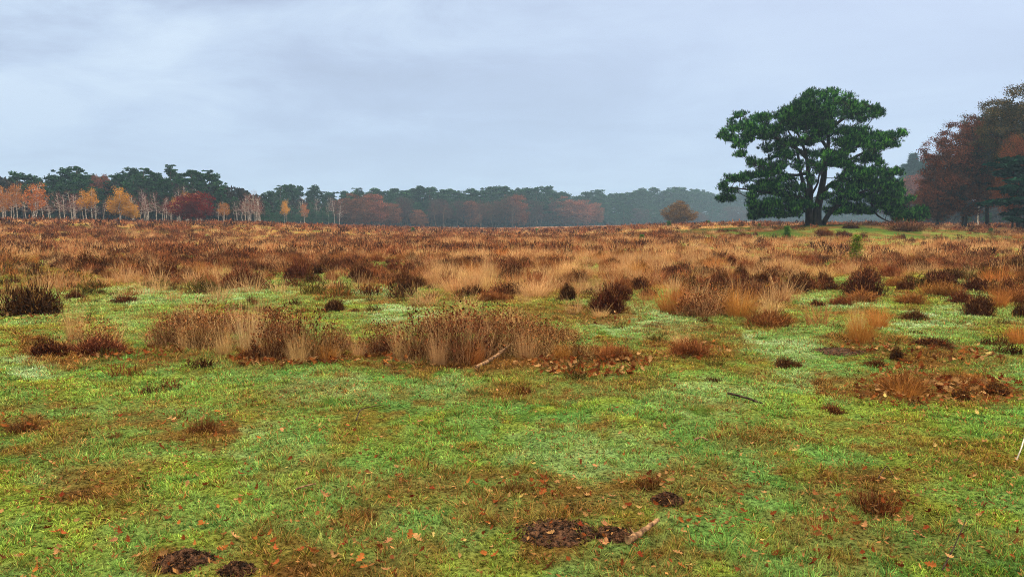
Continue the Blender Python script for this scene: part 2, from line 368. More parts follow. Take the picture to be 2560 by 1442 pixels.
def cover(x, y):
    """masks and colour of the ground cover at world points"""
    x = np.asarray(x, float); y = np.asarray(y, float); d = np.hypot(x, y)
    yy = np.maximum(y, 0.9)
    PX, PY = topix(x, yy, np.zeros_like(yy))
    n1 = fbm(x / 0.9, y / 0.9, 21); n2 = fbm(x / 0.33, y / 0.33, 31, 3); n3 = fbm(x / 3.1, y / 3.1, 41); n4 = fbm(x / 0.12, y / 0.12, 51, 2)
    jx = (fbm(x / (0.10 * d + .2), y / (0.10 * d + .2), 61, 3) - .5) * 1.7; jy = (fbm(x / (0.10 * d + .2), y / (0.10 * d + .2), 71, 3) - .5) * 1.7; jx = jx + (n4 - .5) * .8; jy = jy + (n2 - .5) * .8
    br = patch(PX, PY, BROWNP, jx, jy); fr = patch(PX, PY, FROSTP, jx, jy); mo = patch(PX, PY, MOSSP, jx, jy)
    fine = n4 * .6 + n2 * .4
    br = np.clip(br * (.35 + 1.3 * fine), 0, 1); fr = np.clip(fr * (.2 + 1.35 * fine) , 0, 1); mo = np.clip(mo * (1.1 * fine), 0, 1)
    br = np.maximum(br, sstep(.56, .72, n1 * .6 + n3 * .4) * .8); mo = np.maximum(mo, sstep(.50, .66, n2 * .55 + n3 * .45) * .7); fr = np.maximum(fr, sstep(.5, .68, fbm(x / 2.2, y / 2.2, 81)) * sstep(8, 14, d) * .5)
    ey = np.interp(PX, EDGEX, EDGEY)
    heath = 1 - sstep(-14, 16, PY - ey + jy * 26)
    heath = np.where(y < 1, 0, heath)
    c = GREEN + (DGREEN - GREEN) * sstep(.4, .7, n2)[..., None]
    mix = lambda c, k, m: c + (k - c) * np.clip(m, 0, 1)[..., None]
    c = mix(c, OLIVE, sstep(.42, .62, n1) * .25 + sstep(9, 15, d) * (.3 + .6 * sstep(.35, .55, n2))); c = mix(c, BROWN, sstep(10, 15, d) * .45 * sstep(.42, .6, fbm(x / .7, y / 1.1, 331))); c = mix(c, BROWN, sstep(.5, .62, fbm(x / .26, y / .26, 371, 3)) * .75)
    c = mix(c, BLUEG, sstep(.45, .6, fbm(x / 1.3, y / 1.3, 91) * .6 + n4 * .4) * .6 * (1 - sstep(30, 60, d)))
    c = mix(c, MOSS, mo * (.5 + n4 * .9)); c = mix(c, BLUEG, fr); c = mix(c, FROST, fr * fr * sstep(.35, .6, n2) * .9)
    c = mix(c, BROWN, br * (.35 + n2 * 1.1)); c = mix(c, DBROWN, br * sstep(.5, .7, n4 * .5 + n2 * .5) * .8)
    hc = BROWN + (OLIVE - BROWN) * sstep(.45, .65, n3)[..., None]
    hc = hc + (STRAW - hc) * (sstep(.4, .62, n1) * .5)[..., None]; hc = hc + (GREEN * 1.1 - hc) * (sstep(.54, .64, fbm(x / 2.6, y / 2.6, 221)) * .7)[..., None]
    c = mix(c, hc, heath)
    far = sstep(45, 140, d); c = mix(c, HEATHC + (STRAW - HEATHC) * sstep(.42, .62, fbm(x / 16, y / 9, 101))[..., None] * .55, far * .8)
    mnd = np.clip(1.0 - np.hypot((x - MCX) / 18.0, (y - MCY) / 22.0), 0, 1); mnd = sstep(0.0, .14, mnd)
    gm = mnd * sstep(.28, .42, fbm(x / 3.5, y / 5, 111) * .6 + n3 * .4)
    mg = srgb(58, 84, 34) + (srgb(100, 122, 58) - srgb(58, 84, 34)) * sstep(.4, .62, fbm(x / 3.2, y / 7, 341))[..., None]; mg = mg + (srgb(104, 82, 48) - mg) * sstep(.44, .62, fbm(x / 2.1, y / 4, 351))[..., None]
    c = mix(c, mg, gm * .9)
    heath = heath * (1 - gm)
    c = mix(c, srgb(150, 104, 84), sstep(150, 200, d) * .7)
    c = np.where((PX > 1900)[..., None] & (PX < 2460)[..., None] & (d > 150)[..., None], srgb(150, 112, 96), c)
    return c, br, fr, mo, heath, PX, PY

# ground sheet: rings round the camera, fine in front
rr_ = 0.25 * np.exp(np.linspace(0, math.log(1600 / 0.25), 620))
th = np.concatenate([np.linspace(-52, 52, 760), np.linspace(52, 308, 130)[1:-1]]) * math.pi / 180
R_, T_ = np.meshgrid(rr_, th, indexing='ij'); gx = R_ * np.sin(T_); gy = R_ * np.cos(T_)
gc, gbr, *_r = cover(gx, gy)
gz = height(gx, gy) + (fbm(gx / .12, gy / .12, 7, 3) - .5) * 0.03
nt_, nr_ = len(th), len(rr_)
idx = np.arange(nr_ * nt_).reshape(nr_, nt_); nx = np.roll(idx, -1, 1)
gf = np.stack([idx[:-1], idx[1:], nx[1:], nx[:-1]], -1).reshape(-1, 4)
inner = np.arange(nt_); cx_ = nr_ * nt_
gv = np.concatenate([np.stack([gx, gy, gz], -1).reshape(-1, 3), [[0, 0, float(gz[0].mean())]]])
capf = np.array([(inner[i], inner[(i + 1) % nt_], inner[(i + 2) % nt_], cx_) for i in range(0, nt_, 2)])
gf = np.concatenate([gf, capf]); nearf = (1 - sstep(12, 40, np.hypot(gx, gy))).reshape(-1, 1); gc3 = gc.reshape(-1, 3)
gcc = np.concatenate([gc3 * .8 * (1 - nearf) + nearf * (gc3 * .42 + np.array([.014, .011, .006])), [[.05, .08, .02]]])  # near thatch colour, darkened to put shade in the gaps between blades
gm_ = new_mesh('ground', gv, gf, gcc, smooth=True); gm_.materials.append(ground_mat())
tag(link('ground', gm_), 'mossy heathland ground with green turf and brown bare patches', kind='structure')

# short grass and moss: only uncountable blades
def make_grass():
    nt = 104000; u = rng.uniform(0, 1, nt); a, b = 2.6 ** .6, 42 ** .6
    TY = (a + (b - a) * u) ** (1 / .6); TX = rng.uniform(-1, 1, nt) * (0.76 * TY + 2.4)
    c, br, fr, mo, he, PX, PY = cover(TX, TY)
    keep = rng.uniform(0, 1, nt) < (1 - .6 * br) * (1 - .7 * he)
    for cx, cy, rx, ry in SOILPX:
        keep &= np.hypot((PX - cx) / rx, (PY - cy) / ry) > rng.uniform(.35, 1.05, nt)
    TX, TY, c, br, fr, mo, he = [q[keep] for q in (TX, TY, c, br, fr, mo, he)]; nt = len(TX)
    tv = rng.uniform(.4, 1.6, nt); thue = rng.uniform(0, 1, nt)
    c = c * tv[:, None]; c = c + (np.where(thue[:, None] < .5, MOSS, DGREEN) - c) * (np.abs(thue - .5) * .7)[:, None] * (1 - br)[:, None]
    K = 17; n = nt * K; rp = lambda q: np.repeat(q, K, 0)
    d = rp(np.hypot(TX, TY)); R0 = (.018 + .004 * d) * rng.uniform(.2, 1, n); az = rng.uniform(0, 6.28, n)
    X = rp(TX) + R0 * np.cos(az); Y = rp(TY) + R0 * np.sin(az); br, fr, mo = rp(br), rp(fr), rp(mo)
    tall = rp(fbm(TX / .5, TY / .5, 131) * rng.uniform(.7, 1.3, nt))
    Lg = (0.018 + 0.030 * sstep(.3, .75, tall) * (1 - .75 * mo)) * rng.uniform(.6, 1.4, n) * (1 + sstep(8, 25, d) * .6) * (1 + .5 * br)
    W = np.maximum(0.0034, d * 0.00095) * rng.uniform(.6, 1.4, n) * (1 + .5 * mo)
    dry = (rng.uniform(0, 1, n) < .2 + .3 * br)[:, None]
    col = rp(c) * rng.uniform(.6, 1.5, n)[:, None]
    col = np.where(dry, (BROWN + (STRAW - BROWN) * rng.uniform(-.3, 1, n)[:, None]) * rng.uniform(.5, 1.1, n)[:, None], col)
    base = np.stack([X, Y, height(X, Y) - .004], 1)
    V, f, C = blades(base, az + rng.normal(0, .5, n), rng.uniform(.1, .95, n), Lg, W, rng.uniform(.0, .8, n), 2, np.clip(col * .65, 0, .8), np.clip(col * 1.6, 0, .85))  # natural fade to dark bases, deepened in colour to add shade
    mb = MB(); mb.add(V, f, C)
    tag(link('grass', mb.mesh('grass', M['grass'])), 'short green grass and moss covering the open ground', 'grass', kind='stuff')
SOILPX = [(1390, 1335, 95, 42), (462, 1408, 72, 30), (1530, 1345, 52, 18), (592, 1432, 40, 16), (2095, 880, 60, 14), (1668, 1255, 38, 18)]
make_grass()

# ------------------------------------------------------------------ labels that single things out
ORD = ['', 'second', 'third', 'fourth', 'fifth', 'sixth', 'seventh', 'eighth', 'ninth', 'tenth', 'eleventh', 'twelfth', 'thirteenth', 'fourteenth', 'fifteenth', 'sixteenth', 'seventeenth', 'eighteenth', 'nineteenth', 'twentieth']
TENS = {20: 'twenty', 30: 'thirty', 40: 'forty', 50: 'fifty', 60: 'sixty', 70: 'seventy'}
def ordinal(i):
    if i < 20: return ORD[i] or 'first'
    t, u = (i + 1) // 10 * 10, (i + 1) % 10
    return {20: 'twentieth', 30: 'thirtieth', 40: 'fortieth', 50: 'fiftieth', 60: 'sixtieth', 70: 'seventieth'}.get(t, 'last') if u == 0 else TENS.get(t, 'last') + '-' + (ORD[u - 1] or 'first')
PENDING = []
def later(o, desc, pos): PENDING.append((o, desc, pos))
TREELM = [(-150, 'end of the wood'), (75, 'wide orange birch'), (298, 'big golden birch'), (480, 'crimson oak'), (760, 'young pines'), (905, 'paired oaks'), (1425, 'pinkish oak'), (1700, 'lone round tree'), (2040, 'broad spreading pine'), (2434, 'tall bare oak')]
def line_labels():
    """trees: counted outwards from a landmark tree towards the next"""
    buckets = {}
    for o, desc, pos in PENDING:
        x = pos[0]; k = min(range(len(TREELM)), key=lambda i: abs(TREELM[i][0] - x))
        j = k + 1 if x >= TREELM[k][0] else k - 1
        j = min(max(j, 0), len(TREELM) - 1)
        buckets.setdefault((desc, k, j), []).append((abs(x - TREELM[k][0]), o))
    for (desc, k, j), lst in buckets.items():
        for i, (_, o) in enumerate(sorted(lst, key=lambda q: q[0])):
            tail = f' towards the {TREELM[j][1]}' if j != k else ' away from the wood'
            o['label'] = f'{ordinal(i)} {desc} from the {TREELM[k][1]}{tail}'
    PENDING.clear()
LANDM = [((80, 780), 'big dark heather by the frosty lawn'), ((190, 860), 'brown clump with pale stalks'), ((625, 850), 'fan of pale stalks'), ((780, 860), 'wide brown heather thicket'), ((1240, 905), 'pale fallen branch'),
         ((1515, 770), 'round heather on the lawn'), ((1940, 800), 'low russet dome'), ((2160, 830), 'orange tussock'), ((2165, 730), 'black heather'), ((2450, 780), 'heather beside orange grass'), ((2250, 960), 'leafy russet heap'),
         ((1605, 1350), 'short brown stick'), ((1390, 1335), 'large soil patch'), ((460, 1405), 'mole hill'), ((2545, 1140), 'white twig'), ((1862, 1000), 'dark twig'), ((510, 1070), 'dark dead tuft'), ((2140, 640), 'bright spruce sapling'),
         ((1967, 590), 'dark spruce sapling'), ((1700, 570), 'lone round tree'), ((60, 1070), 'flat brown tuft'), ((2180, 1290), 'leafy dead tuft'), ((220, 665), 'low heather mound'), ((1560, 1000), 'open turf'), ((900, 1150), 'green middle turf')]
def spot_labels():
    """small things: counted outwards from a landmark on the ground, in front of it or behind it"""
    buckets = {}
    for o, desc, pos in PENDING:
        k = min(range(len(LANDM)), key=lambda i: math.hypot((LANDM[i][0][0] - pos[0]), 2.2 * (LANDM[i][0][1] - pos[1])))
        side = 'behind' if pos[1] < LANDM[k][0][1] else 'in front of'
        buckets.setdefault((desc, k, side), []).append((math.hypot(LANDM[k][0][0] - pos[0], 2.2 * (LANDM[k][0][1] - pos[1])), o))
    for (desc, k, side), lst in buckets.items():
        for i, (_, o) in enumerate(sorted(lst, key=lambda q: q[0])):
            o['label'] = f'{ordinal(i)} {desc} {side} the {LANDM[k][1]}, counting outwards'
    PENDING.clear()

# ------------------------------------------------------------------ the broad spreading pine on the mound
PY0 = 80.0
def hero():
    r = np.random.default_rng(5)
    W = lambda cx, cy, dy=0.0: np.array(at_depth(1760 + cx / 3.277, 200 + cy / 3.277, PY0 + dy))
    pads = [(1040,115,90,42),(930,140,110,55),(830,180,100,55),(720,225,90,45),(1180,165,95,45),(1275,210,80,42),(1400,245,70,38),(1440,265,40,28),(640,285,85,45),(760,290,120,60),(900,250,140,70),(1050,230,140,70),(1200,270,130,60),(1320,300,95,42),
        (300,305,75,40),(230,370,65,50),(160,450,42,42),(240,480,85,50),(340,400,100,55),(300,555,50,42),(300,615,32,25),(350,490,95,42),(450,325,85,38),(540,315,85,38),(470,400,110,50),(560,470,110,42),(520,555,65,40),(620,400,100,55),(680,370,100,50),
        (780,390,110,45),(900,380,110,60),(1020,410,90,50),(1080,500,80,45),(1180,430,130,50),(1300,430,110,50),(1260,510,120,45),(1400,480,110,42),(1500,480,95,42),(1600,450,48,36),(1560,530,70,32),(1450,535,85,30),(1180,580,90,28),(1380,620,80,38),(1425,680,42,38),(1310,660,80,38),
        (680,515,110,38),(640,560,70,30),(790,510,100,36),(880,605,80,38),(700,600,60,26),(1050,640,110,50),(900,700,80,38),(1080,685,85,30),(985,590,60,36),(1200,690,60,30),
        (395,660,38,28),(440,700,60,36),(520,680,80,42),(560,740,100,42),(480,775,95,42),(640,700,60,42),(690,640,42,32),(670,800,90,40),(400,800,100,38),(300,820,85,26),(210,810,50,22),(165,870,34,36),(220,900,50,28),(145,968,34,22),(205,970,46,28),(400,880,70,28),(520,850,110,42),
        (385,970,40,42),(560,920,115,50),(450,1020,85,42),(385,1070,48,32),(400,1115,42,22),(560,1020,120,50),(520,1095,85,26),(660,980,120,60),(700,1065,110,42),(770,890,80,50),(760,1000,90,70),(640,1100,50,20),(700,870,80,42),
        (1230,760,115,42),(1350,760,125,42),(1480,760,95,42),(1580,765,48,32),(1260,850,130,45),(1400,850,140,50),(1530,830,95,42),(1600,870,48,42),(1160,800,60,25),(1090,870,50,30),(1130,925,95,32),(1250,940,110,40),(1400,950,130,50),(1530,930,110,50),(1600,960,52,42),
        (1100,1000,80,36),(1180,1040,80,34),(1300,1050,80,36),(1030,1050,45,40),(1540,1010,100,38),(1650,985,70,30),(1600,1070,110,42),(1720,1080,80,40),(1790,1112,50,30),(1700,1130,90,28),(1560,1128,70,22),(1780,1060,50,22),(1390,1085,50,18),(1000,960,70,36),
        (450,1110,80,26),(600,1105,90,26),(740,1095,70,26),(840,1030,60,50),(1080,1080,60,22),(1170,1078,90,24),(1300,1085,80,22),(1450,1010,100,45),(1500,1080,70,26),(880,820,60,60),(780,700,60,50),(960,760,60,40),(1120,620,80,40),(860,500,80,40),(940,460,80,40),(1000,340,120,60),(860,320,120,60),(560,860,90,50),(470,900,80,40),(1330,810,120,50),(1460,870,110,50),(1200,890,90,50),(600,630,50,30),(1150,510,90,40),(1380,560,80,30),(700,340,90,40),(400,460,70,40),(1640,1030,80,36),(1500,960,100,40)]
    root = empty('scots_pine', (0, 0, 0))
    tag(root, 'broad spreading dark green pine with many stems on the grassy mound', 'pine tree')
    bx, by = W(900, 1190)[:2]; bz = float(height(bx, by)); root.location = (bx, by, bz); O = np.array([bx, by, bz])
    stems = [([(870, 1215), (858, 1050), (872, 930), (855, 800), (850, 700), (830, 600), (790, 480), (740, 400)], (.5, .1), -.5),
             ([(890, 1215), (835, 930), (795, 780), (770, 620), (735, 500), (690, 420)], (.34, .08), 1.4),
             ([(920, 1220), (930, 1050), (962, 900), (982, 780), (992, 650), (1020, 520), (1010, 350), (990, 220)], (.62, .11), .3),
             ([(955, 1215), (1045, 1070), (1140, 1005), (1250, 935), (1400, 890), (1540, 900)], (.34, .08), -1.6)]
    limbs = [([(950, 980), (1040, 850), (1180, 825), (1350, 860), (1500, 840)], (.26, .06), 2.0), ([(990, 700), (1120, 690), (1290, 605), (1450, 540), (1570, 480)], (.24, .05), -1.0),
             ([(870, 960), (930, 850), (945, 780), (1000, 700)], (.14, .06), -2.2), ([(860, 1010), (780, 960), (600, 935), (400, 905), (220, 880)], (.26, .05), -2.5), ([(855, 760), (740, 780), (560, 750), (420, 700)], (.2, .05), 1.8),
             ([(832, 610), (680, 520), (460, 420), (250, 400)], (.24, .05), .8), ([(1010, 560), (880, 380), (740, 300)], (.2, .06), -1.8), ([(1010, 420), (1180, 300), (1400, 255)], (.2, .05), 1.5), ([(1340, 905), (1400, 1080), (1470, 1140), (1540, 1168)], (.13, .05), -2.0),
             ([(1400, 885), (1550, 960), (1700, 1070), (1790, 1110)], (.16, .05), -1.0), ([(880, 1090), (760, 1060), (560, 1040), (430, 1060)], (.2, .05), 1.0), ([(1040, 1080), (1100, 1010), (1180, 1040), (1300, 1050)], (.15, .05), 2.0)]
    mb = MB(); nodes = []
    c0 = np.array([.1, .08, .07])
    def path(pts, dep, n):
        m = len(pts); A = [W(p[0], p[1], dep * (i / (m - 1)) ** .8 * 1.6) for i, p in enumerate(pts)]
        return spline(A, n)
    for pts, (r0, r1), dep in stems:
        P = path(pts, dep, 16); P[0] = P[0] * [1, 1, 0] + [0, 0, bz - .3]
        R = r0 + (r1 - r0) * np.linspace(0, 1, 16) ** .55; R[0] *= 1.35; tube(mb, P - O, R, 9, c0, .07, r); nodes.append(P)
    tr = link('trunk', mb.mesh('scots_pine_trunk', M['pinebark'], True), root)
    for pts, (r0, r1), dep in limbs:
        m = MB(); P = path(pts, dep, 12); near = np.concatenate(nodes); j = np.argmin(np.linalg.norm(near - P[0], axis=1)); P[0] = near[j]
        tube(m, P - O, np.linspace(r0, r1, 12), 6, c0, .06, r); nodes.append(P)
        link('limb', m.mesh('scots_pine_limb', M['pinebark'], True), root)
    # pads at several depths through a real three-dimensional crown
    cen = W(930, 700)
    PC = []; PR = []
    for cx, cy, rx, ry in pads:
        k = .0432 / 3.277 * 2.5 / 2.5
        rxm, rzm = rx / 3.277 * PY0 / F, ry / 3.277 * PY0 / F
        relx = (cx - 930) / 880; half = 7.8 * math.sqrt(max(0.05, 1 - relx * relx)) * (1 - .35 * abs(cy - 720) / 600)
        reps = 11 if rx > 100 else 8 if rx > 75 else 5
        for q in range(reps):
            a, e = r.uniform(0, 6.28), math.sqrt(r.uniform()) * .8
            dep = r.uniform(-half, half) * .95; sc = r.uniform(.34, .6) if reps > 4 else r.uniform(.5, .75)
            PC.append(W(cx + math.cos(a) * e * rx, cy + math.sin(a) * e * ry * 1.05, dep)); PR.append((max(.55, rxm * sc * 1.1), max(.38, rzm * sc * 1.3)))
    PC = np.array(PC)
    stem = np.concatenate(nodes)
    # branches to the pads
    bm = MB(); NP = [p for p in stem]; par = [-1] * len(NP)
    order = np.argsort(np.linalg.norm((PC - cen) * [1, 1, 1.3], axis=1))
    segs = []
    for i in order:
        A = np.array(NP); t = PC[i]; cost = np.linalg.norm(t - A, axis=1) + .8 * np.maximum(0, A[:, 2] - t[2]) + .15 * np.linalg.norm(A - O, axis=1) * 0
        j = int(np.argmin(cost)); a = NP[j]; dist = np.linalg.norm(t - a); k = max(3, int(dist / .5)); off = r.normal(size=3) * dist * .1; off[2] = abs(off[2]) * .6
        pts = [a + (t - a) * s + off * math.sin(s * math.pi) for s in np.linspace(0, 1, k + 1)]
        rad = np.linspace(min(.1, .02 + .018 * dist), .018, k + 1)
        for q in range(k): segs.append((pts[q], pts[q + 1], rad[q], rad[q + 1])); NP.append(pts[q + 1])
        # side twigs carrying the outer tufts
        for _ in range(4):
            e = t + r.normal(size=3) * [PR[i][0] * .7, PR[i][0] * .7, PR[i][1] * .6]; s = pts[-1 - r.integers(0, min(3, k))]
            segs.append((s, e, .016, .008))
    p0, p1, r0, r1 = map(np.array, zip(*segs)); bm.add(*frusta(p0 - O, p1 - O, r0, r1, 4, c0))
    link('branches', bm.mesh('scots_pine_branches', M['pinebark']), root).name = 'branchwork'
    # needle tufts: little upright brushes
    cm = MB(); TP = []; TC = []; 
    for p, (rx, rz) in zip(PC, PR):
        nt = int(22 + 62 * rx * rx); nt = min(nt, 160)
        g = r.normal(size=(nt, 3)); g /= np.linalg.norm(g, axis=1)[:, None]; g *= (r.uniform(.05, 1.0, nt) ** .5 * r.normal(1, .14, nt))[:, None]
        g *= 1 + .25 * (vnoise(g[:, 0] * 3 + p[0], g[:, 2] * 3 + p[2], 4) - .5)[:, None]
        g[:, 2] = np.where(g[:, 2] < -.3, -.3 + (g[:, 2] + .3) * .5, g[:, 2]); g[:, 2] += .25 * (vnoise(g[:, 0] * 2.5 + p[0] * 3, g[:, 1] * 2.5 + p[2], 8) - .5) * 2 - .12 * (g[:, 0] ** 2 + g[:, 1] ** 2)
        q = p + g * [rx, rx * .95, rz]; TP.append(q)
        TC.append(np.full(nt, r.uniform(.7, 1.35)))
    TP = np.concatenate(TP); TC = np.concatenate(TC)
    gap = .5 * vnoise(TP[:, 0] / .8 + TP[:, 1] * .4, TP[:, 2] / .55 + TP[:, 1] * .9, 77) + .5 * vnoise(TP[:, 0] / .4 + TP[:, 1] * .7, TP[:, 2] / .3 + TP[:, 1] * 1.3, 78); ok = gap > .33; TP, TC, gap = TP[ok], TC[ok], gap[ok]; TC = TC * (.7 + .6 * gap); n = len(TP)
    out = TP - cen; out[:, 2] *= .4; azc = np.arctan2(out[:, 1], out[:, 0]) + r.normal(0, .9, n); 
    base = srgb(32, 78, 34); young = srgb(84, 142, 52); dark = srgb(10, 36, 27)
    mixv = np.clip(r.normal(.45, .3, n), 0, 1)[:, None]
    tc = (dark * (1 - mixv) + base * mixv); tc = tc + (young - tc) * ((r.uniform(0, 1, n) < .26) * .75)[:, None]
    tc = tc * (TC * (.55 + .95 * vnoise(TP[:, 0] / 2.2 + 9, TP[:, 2] / 1.6 + TP[:, 1] / 3, 88)))[:, None]
    K = 11; TPk = np.repeat(TP - O, K, 0) + r.normal(size=(n * K, 3)) * .035
    az = np.repeat(azc, K) + r.normal(0, .6, n * K); lean = np.abs(np.repeat(np.clip(r.normal(.8, .5, n), 0, 1.7), K) + r.normal(0, .6, n * K))
    cm.add(*blades(TPk, az, lean, r.uniform(.13, .30, n * K), r.uniform(.028, .052, n * K), -.3, 1, np.repeat(tc, K, 0) * .85, np.repeat(tc, K, 0) * 1.15, r=r, taper=.55))
    link('crown', cm.mesh('scots_pine_crown', M['heroneedle']), root)
hero()

# ------------------------------------------------------------------ tree templates (origin at the base)
def envelope(r, n, rx, z0, z1, top=.5, bottom=.35, shell=2.4, lump=.22):
    """points in a lumpy egg between z0 and z1"""
    g = r.normal(size=(n, 3)); g /= np.linalg.norm(g, axis=1)[:, None]
    s = r.uniform(0, 1, n) ** (1 / shell)
    lum = 1 + lump * 2 * (vnoise(g[:, 0] * 2.2 + 5 + g[:, 1], g[:, 2] * 2.2 + g[:, 1] * 1.7, int(r.integers(999))) - .5)
    zc = z0 + (z1 - z0) * .42; up = z1 - zc; dn = zc - z0
    z = zc + np.where(g[:, 2] > 0, g[:, 2] * up, g[:, 2] * dn) * s * lum ** .5
    rad = rx * s * lum
    return np.stack([g[:, 0] * rad, g[:, 1] * rad, z], 1)
TPL = {}
def template(name, root_name, trunk_mb, trunk_mat, crown_mb, crown_mat, H):
    TPL[name] = (root_name, trunk_mb.mesh(name + '_trunk', trunk_mat, True), crown_mb.mesh(name + '_crown', crown_mat) if crown_mb else None, H)
def plant(name, x, y, h, cat, group, label=None, wide=1.0, rot=None, sink=.1):
    rn, tm, cm, H = TPL[name]
    o = empty(rn, (x, y, float(height(x, y)) - sink)); s = h / H; o.scale = (s * wide, s * wide, s)
    o.rotation_euler = (0, 0, random.uniform(0, 6.28) if rot is None else rot)
    link('trunk', tm, o)
    if cm: link('crown', cm, o)
    tag(o, label, cat, group); return o
def skel_mesh(P, par, rad, col, sides=5, mb=None):
    mb = mb or MB(); i = np.nonzero(par >= 0)[0]
    mb.add(*frusta(P[par[i]], P[i], np.minimum(rad[par[i]], rad[i] * 1.6), rad[i], sides, col)); return mb
BK = np.array([.2, .2, .2])
def t_forest_pine(name, seed, low=.42, spread=3.4, H=20.0, n=34, cols=((12, 34, 24), (54, 90, 52)), flat=.75, trunk='foresttrunk', rn='forest_pine'):
    r = np.random.default_rng(seed); c0, c1 = srgb(*cols[0]), srgb(*cols[1])
    bend = np.cumsum(r.normal(0, .28, (8, 2)), 0) * [[1, 1]]; bend -= bend[0]
    stem = np.stack([bend[:, 0], bend[:, 1], np.linspace(0, H * .95, 8)], 1); stem = spline(stem, 14)
    T = []
    for k in range(n):
        s = low + (1 - low) * (k / (n - 1)) ** .9; rad = spread * (1 - .85 * ((s - low) / (1 - low)) ** (2.2 if seed % 2 else 1.1)) * r.uniform(.35, 1.15); a = r.uniform(0, 6.28) if k % 2 else k * 2.4
        sp = stem[min(13, int(s * 13))]; T.append([sp[0] + rad * math.cos(a), sp[1] + rad * math.sin(a), s * H + rad * .12 + r.normal(0, .2)])
    T = np.array(T); T[-1] = stem[-1] + [0, 0, H * .05]
    P, par, rad = grow(stem, T, r, sag=-.05, twig=.035, cap=.3)
    rad[:14] = np.linspace(.26, .09, 14); tm = skel_mesh(P, par, rad, BK)
    cm = MB(); pad = []
    for t in T:
        for _ in range(int(r.integers(2, 5))): pad.append((t + r.normal(size=3) * [.7, .7, .22], r.uniform(.6, 1.15), r.uniform(.7, 1.3)))
    for p, R, b in pad:
        m = 44; g = r.normal(size=(m, 3)); g /= np.linalg.norm(g, axis=1)[:, None]; g *= (r.uniform(0, 1, m) ** .4)[:, None]; g[:, 2] = np.where(g[:, 2] < -.2, g[:, 2] * .5, g[:, 2])
        q = p + g * [R, R, R * flat * r.uniform(.8, 1.3)]; c = (c0 + (c1 - c0) * r.uniform(0, 1, (m, 1))) * b
        cm.add(*cards(q, r.uniform(.4, .85, m), c, r, .6, .2))
    template(name, rn, tm, M[trunk], cm, M['needle'], H)
for i in range(5): t_forest_pine(f'pine{i}', 100 + i, (.38, .46, .34, .46, .4)[i], (3.8, 3.2, 4.0, 3.4, 3.6)[i], n=(46, 38, 52, 38, 44)[i])
t_forest_pine('tallpine0', 201, .5, 4.2, n=22, flat=.3); t_forest_pine('tallpine1', 202, .45, 3.6, n=20, flat=.26); t_forest_pine('tallpine2', 203, .55, 4.6, n=18, flat=.3)
def t_young_pine(name, seed, H=10., W=3.0):
    r = np.random.default_rng(seed); stem = np.stack([r.normal(0, .05, 8), r.normal(0, .05, 8), np.linspace(0, H * .97, 8)], 1)
    T = envelope(r, 70, W, .4, H, shell=2); T[:, :2] *= np.clip(1.3 - (T[:, 2:] / H) ** 1.6, .15, 1.1)
    P, par, rad = grow(stem, T, r, sag=-.1, twig=.02, cap=.15); tm = skel_mesh(P, par, rad, BK)
    c0, c1 = srgb(16, 46, 34), srgb(42, 82, 48); cm = MB()
    for t in T:
        m = 46; q = t + r.normal(size=(m, 3)) * [.42, .42, .25]; cm.add(*cards(q, r.uniform(.2, .42, m), (c0 + (c1 - c0) * r.uniform(0, 1, (m, 1))) * r.uniform(.7, 1.3), r, .5))
    template(name, 'young_pine', tm, M['foresttrunk'], cm, M['needle'], H)
t_young_pine('young0', 31); t_young_pine('young1', 32, W=3.6); t_young_pine('young2', 33, W=2.6)
